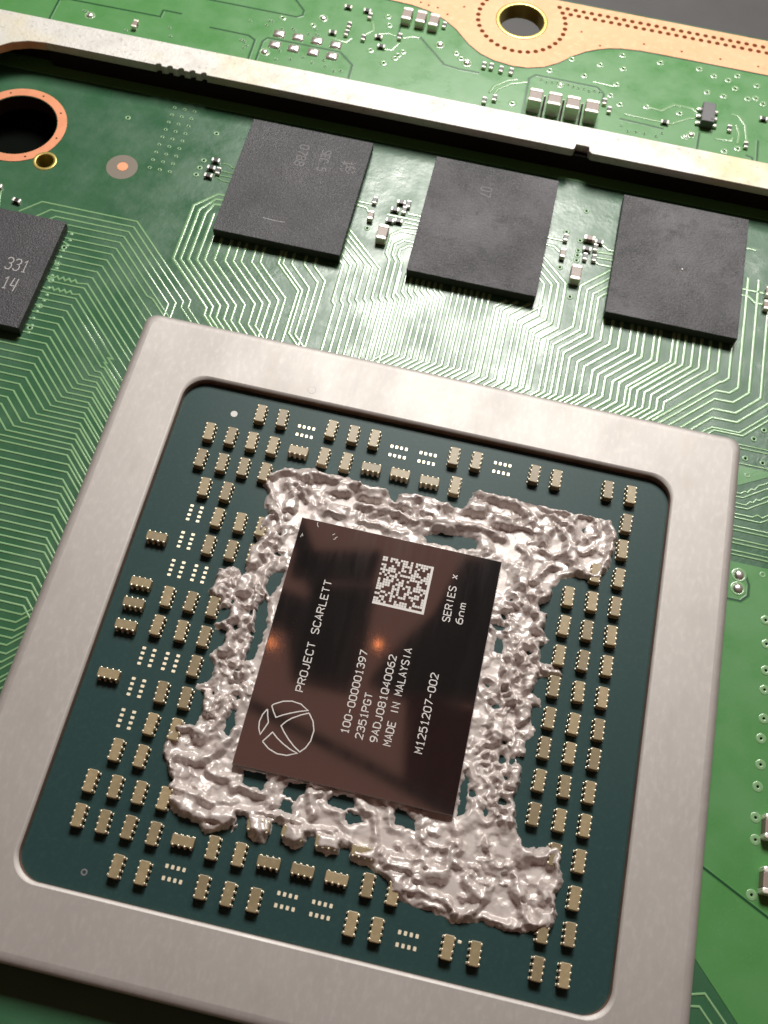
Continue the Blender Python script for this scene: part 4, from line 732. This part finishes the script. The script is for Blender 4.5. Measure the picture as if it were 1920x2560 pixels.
# pulled ridges and rolls
wig = 1 + 0.35 * perlin(PX * 0.9, PY * 0.9, 30)
for rw, rh, pl in RIDGES:
    d2 = np.full(PX.shape, 1e9)
    for (xa, ya), (xb, yb) in zip(pl, pl[1:]):
        dx, dy = xb - xa, yb - ya; L2 = dx * dx + dy * dy + 1e-9
        t = np.clip(((wx - xa) * dx + (wy - ya) * dy) / L2, 0, 1)
        d2 = np.minimum(d2, (wx - xa - t * dx) ** 2 + (wy - ya - t * dy) ** 2)
    q = np.clip(1 - d2 / (rw * wig * 1.15) ** 2, 0, 1)
    hh = (rh + 0.16 * n2 + 0.08 * n3) * np.sqrt(q)
    k = 0.09; m_ = np.maximum(H, hh); H = m_ + np.clip(k - np.abs(H - hh), 0, k) ** 2 / (4 * k) * (q > 0)
# covered capacitors push the skin up into blocky humps
BUMPS = [(x, y, .46, .86) for x, y in [(-10.98, 8.4), (-10.98, 6.0), (-10.98, 3.6), (-12.7, 3.0), (-10.98, 1.2), (-10.98, -1.3), (-10.98, -3.7), (-10.98, -6.0), (-10.9, -8.4), (-12.1, -11.6), (-10.2, -13.3), (-8.6, 13.3), (-9.3, 11.3)]
         + [(11.8, 8.3), (11.8, 5.9), (11.8, 3.5), (11.8, 1.1), (11.8, -1.4), (11.8, -3.8), (11.8, -6.2), (11.8, -8.65), (13.3, 12.2), (11.2, 13.2), (15.45, 11.0), (9.9, 9.0), (10.0, -3.0), (10.0, 1.0), (13.5, -11.3), (15.4, -11.2), (15.4, -13.6), (13.4, -13.6), (13.5, -16.0), (15.45, -15.4), (5.0, -15.4)]]
BUMPS += [(x, y, .9, .46) for x, y in [(-3.2, 13.4), (-0.7, 13.35), (1.8, 13.2), (5.2, 14.2), (7.6, 13.6), (-6.0, 13.3), (-7.55, -13.5), (-5.1, -13.5), (-2.65, -13.55), (-0.17, -13.6), (2.38, -13.65), (5.0, -13.8), (7.6, -13.9), (-5.6, 11.4), (3.0, 12.2), (9.0, -12.0), (10.4, -14.6)]]
for bx, by, hx, hy in BUMPS:
    q = np.maximum(np.abs(wx - bx) - hx, np.abs(wy - by) - hy)
    t = np.clip(1 - (q + 0.08) / 0.26, 0, 1); t = t * t * (3 - 2 * t)
    t = t * (1 - 0.9 * smooth_m)
    H = np.maximum(H, H * (1 - t * 0.85) + t * 0.85 * (np.maximum(H * 0.2, 0) + 0.66))
# surface tension rounds everything a little
def blur(a, n):
    for _ in range(n):
        a = (a + np.roll(a, 1, 0) + np.roll(a, -1, 0)) / 3; a = (a + np.roll(a, 1, 1) + np.roll(a, -1, 1)) / 3
    return a
soft = blur(H, 3); cl = np.clip(clump * 1.3 - 0.2, 0, 1) * 0.9
H = blur(H, 1) * cl + soft * (1 - cl)
for px, py, r in PITS:
    rr = np.hypot(wx - px + 0.14 * n2, (wy - py + 0.14 * n3) * 1.25) / (r * 0.62)
    H = H - 0.5 * np.exp(-rr ** 2.6) + 0.04 * np.exp(-((rr - 1.3) / 0.35) ** 2)
# random small blow-holes and beads
for i in range(80):
    px, py = rng.uniform(-13.5, 17), rng.uniform(-17.8, 15.5); r = rng.uniform(0.10, 0.26)
    rr2 = ((PX - px) ** 2 + (PY - py) ** 2) / r ** 2
    sgn = -0.26 if i % 3 else 0.18
    H = H + sgn * rough * np.exp(-rr2 ** 1.5)
H = 0.40 + (H - 0.40) * 1.55
H = np.where(H < 0.14, 0.14 + (H - 0.14) * 0.15, H); H = np.clip(H, 0.06, 1.1)
# close to the die the skin drops below its top edge
near = np.clip(die_d / 0.9, 0, 1)
H = H * near + (1 - near) * np.minimum(H, 0.42 + 0.30 * perlin(PX * 1.3, PY * 1.3, 12))
Hn = ZS + H * prof - 0.035 * (1 - prof)
ok = (dist > -0.09) & (die_d > -0.08)
idx = -np.ones(PX.shape, int)
cell = ok[:-1, :-1] & ok[1:, :-1] & ok[:-1, 1:] & ok[1:, 1:]
use = np.zeros(PX.shape, bool); use[:-1, :-1] |= cell; use[1:, :-1] |= cell; use[:-1, 1:] |= cell; use[1:, 1:] |= cell
idx[use] = np.arange(use.sum())
jx = PX + 0.05 * perlin(PX * 4, PY * 4, 14); jy = PY + 0.05 * perlin(PX * 4, PY * 4, 15)
co = np.stack([jx[use], jy[use], Hn[use]], 1) * S
quads = np.stack([idx[:-1, :-1][cell], idx[:-1, 1:][cell], idx[1:, 1:][cell], idx[1:, :-1][cell]], 1)
me = bpy.data.meshes.new('metal_residue'); me.from_pydata(co.tolist(), [], quads.tolist())
me.materials.append(M['paste']); me.polygons.foreach_set('use_smooth', [True] * len(me.polygons)); me.update()
res = put('metal_residue', me)
tag(res, 'lumpy silver metallic residue smeared in a ragged square round the die', 'metal residue')

# ================================================================ lamp head above the board, with dark shapes made up for the die's reflection
bl = empty('lamp_with_silhouettes', (22, 178, 200)); bl.location = (0, 0, 0)
tag(bl, 'bench lamp head with made-up dark shapes added over the board, mirrored in the die', 'lamp')
HZ = 312.0
d = (AIM - LAMP).normalized()
up = Vector((0, 0, 1)); u = d.cross(up).normalized(); w_ = u.cross(d)
g = G(); n = 32
def circ(r, back): 
    c = (LAMP - d * back * S) / S
    return [tuple(c + (u * math.cos(2 * math.pi * i / n) + w_ * math.sin(2 * math.pi * i / n)) * r) for i in range(n)]
g.loft([circ(56, 0.5), circ(58, 4), circ(46, 22), circ(14, 34)], bottom=True); g.obj('lamp_head', M['overhead_black'], bl)
def bar(name, pts, w, t, m):
    """flat bar through points in the plane of the mirrored shapes"""
    g = G(); p = [Vector(q) for q in pts]
    rows = []
    for i, q in enumerate(p):
        tdir = (p[min(i + 1, len(p) - 1)] - p[max(i - 1, 0)]).normalized(); nn = Vector((-tdir.y, tdir.x))
        rows.append([(q.x + nn.x * w / 2, q.y + nn.y * w / 2, HZ), (q.x - nn.x * w / 2, q.y - nn.y * w / 2, HZ), (q.x - nn.x * w / 2, q.y - nn.y * w / 2, HZ + t), (q.x + nn.x * w / 2, q.y + nn.y * w / 2, HZ + t)])
    g.loft(rows, top=False); g.add(rows[0], [(0, 1, 2, 3)]); g.add(rows[-1], [(3, 2, 1, 0)]); g.obj(name, m, bl)
def plate(name, poly, t, m):
    g = G(); g.loft([[(x, y, HZ) for x, y in poly], [(x, y, HZ + t) for x, y in poly]], bottom=True); g.obj(name, m, bl)
bar('cable', [(-90, 80), (-51, 70), (-23, 63), (0, 57), (29, 48), (80, 33)], 3.6, 3.0, M['overhead_black'])
plate('silhouette_block', [(-40, 86), (-16, 86), (-15, 100), (-16, 126), (-38, 121), (-46, 104)], 18, M['overhead_black'])  # from here on: unseen silhouettes added to darken the die's reflection
plate('silhouette_bar', [(-50, 125), (-18, 131), (-17, 141), (-50, 133)], 12, M['overhead_black'])
bar('silhouette_strip', [(-54, 146), (-36, 118)], 7, 6, M['overhead_black'])
plate('silhouette_panel', [(15, 146), (60, 150), (60, 92), (28, 92), (2, 88), (-10, 90), (-4, 103), (8, 120)], 14, M['overhead_black'])
plate('silhouette_red', [(5, 86), (60, 88), (60, 48), (27, 52), (10, 58)], 10, M['mirrored_red'])  # added red-brown sheet that reddens the die's reflection
plate('silhouette_tab', [(-62, 104), (-44, 102), (-42, 115), (-62, 118)], 10, M['overhead_black'])
bar('silhouette_stub', [(15, 160), (40, 150)], 10, 8, M['overhead_black'])
for x, y in [(-47.5, 90.5), (-9.5, 99)]:  # added glowing beads that make two orange glints in the die
    g = G(); n2 = 14
    g.loft([[(x + 1.0 * math.sin(R(a)) * math.cos(2 * math.pi * i / n2), y + 1.0 * math.sin(R(a)) * math.sin(2 * math.pi * i / n2), 300 - 1.0 * math.cos(R(a))) for i in range(n2)] for a in (8, 40, 75, 110, 145, 172)], bottom=True)
    g.obj('glint_bead', M['glint'], bl, smooth=True)
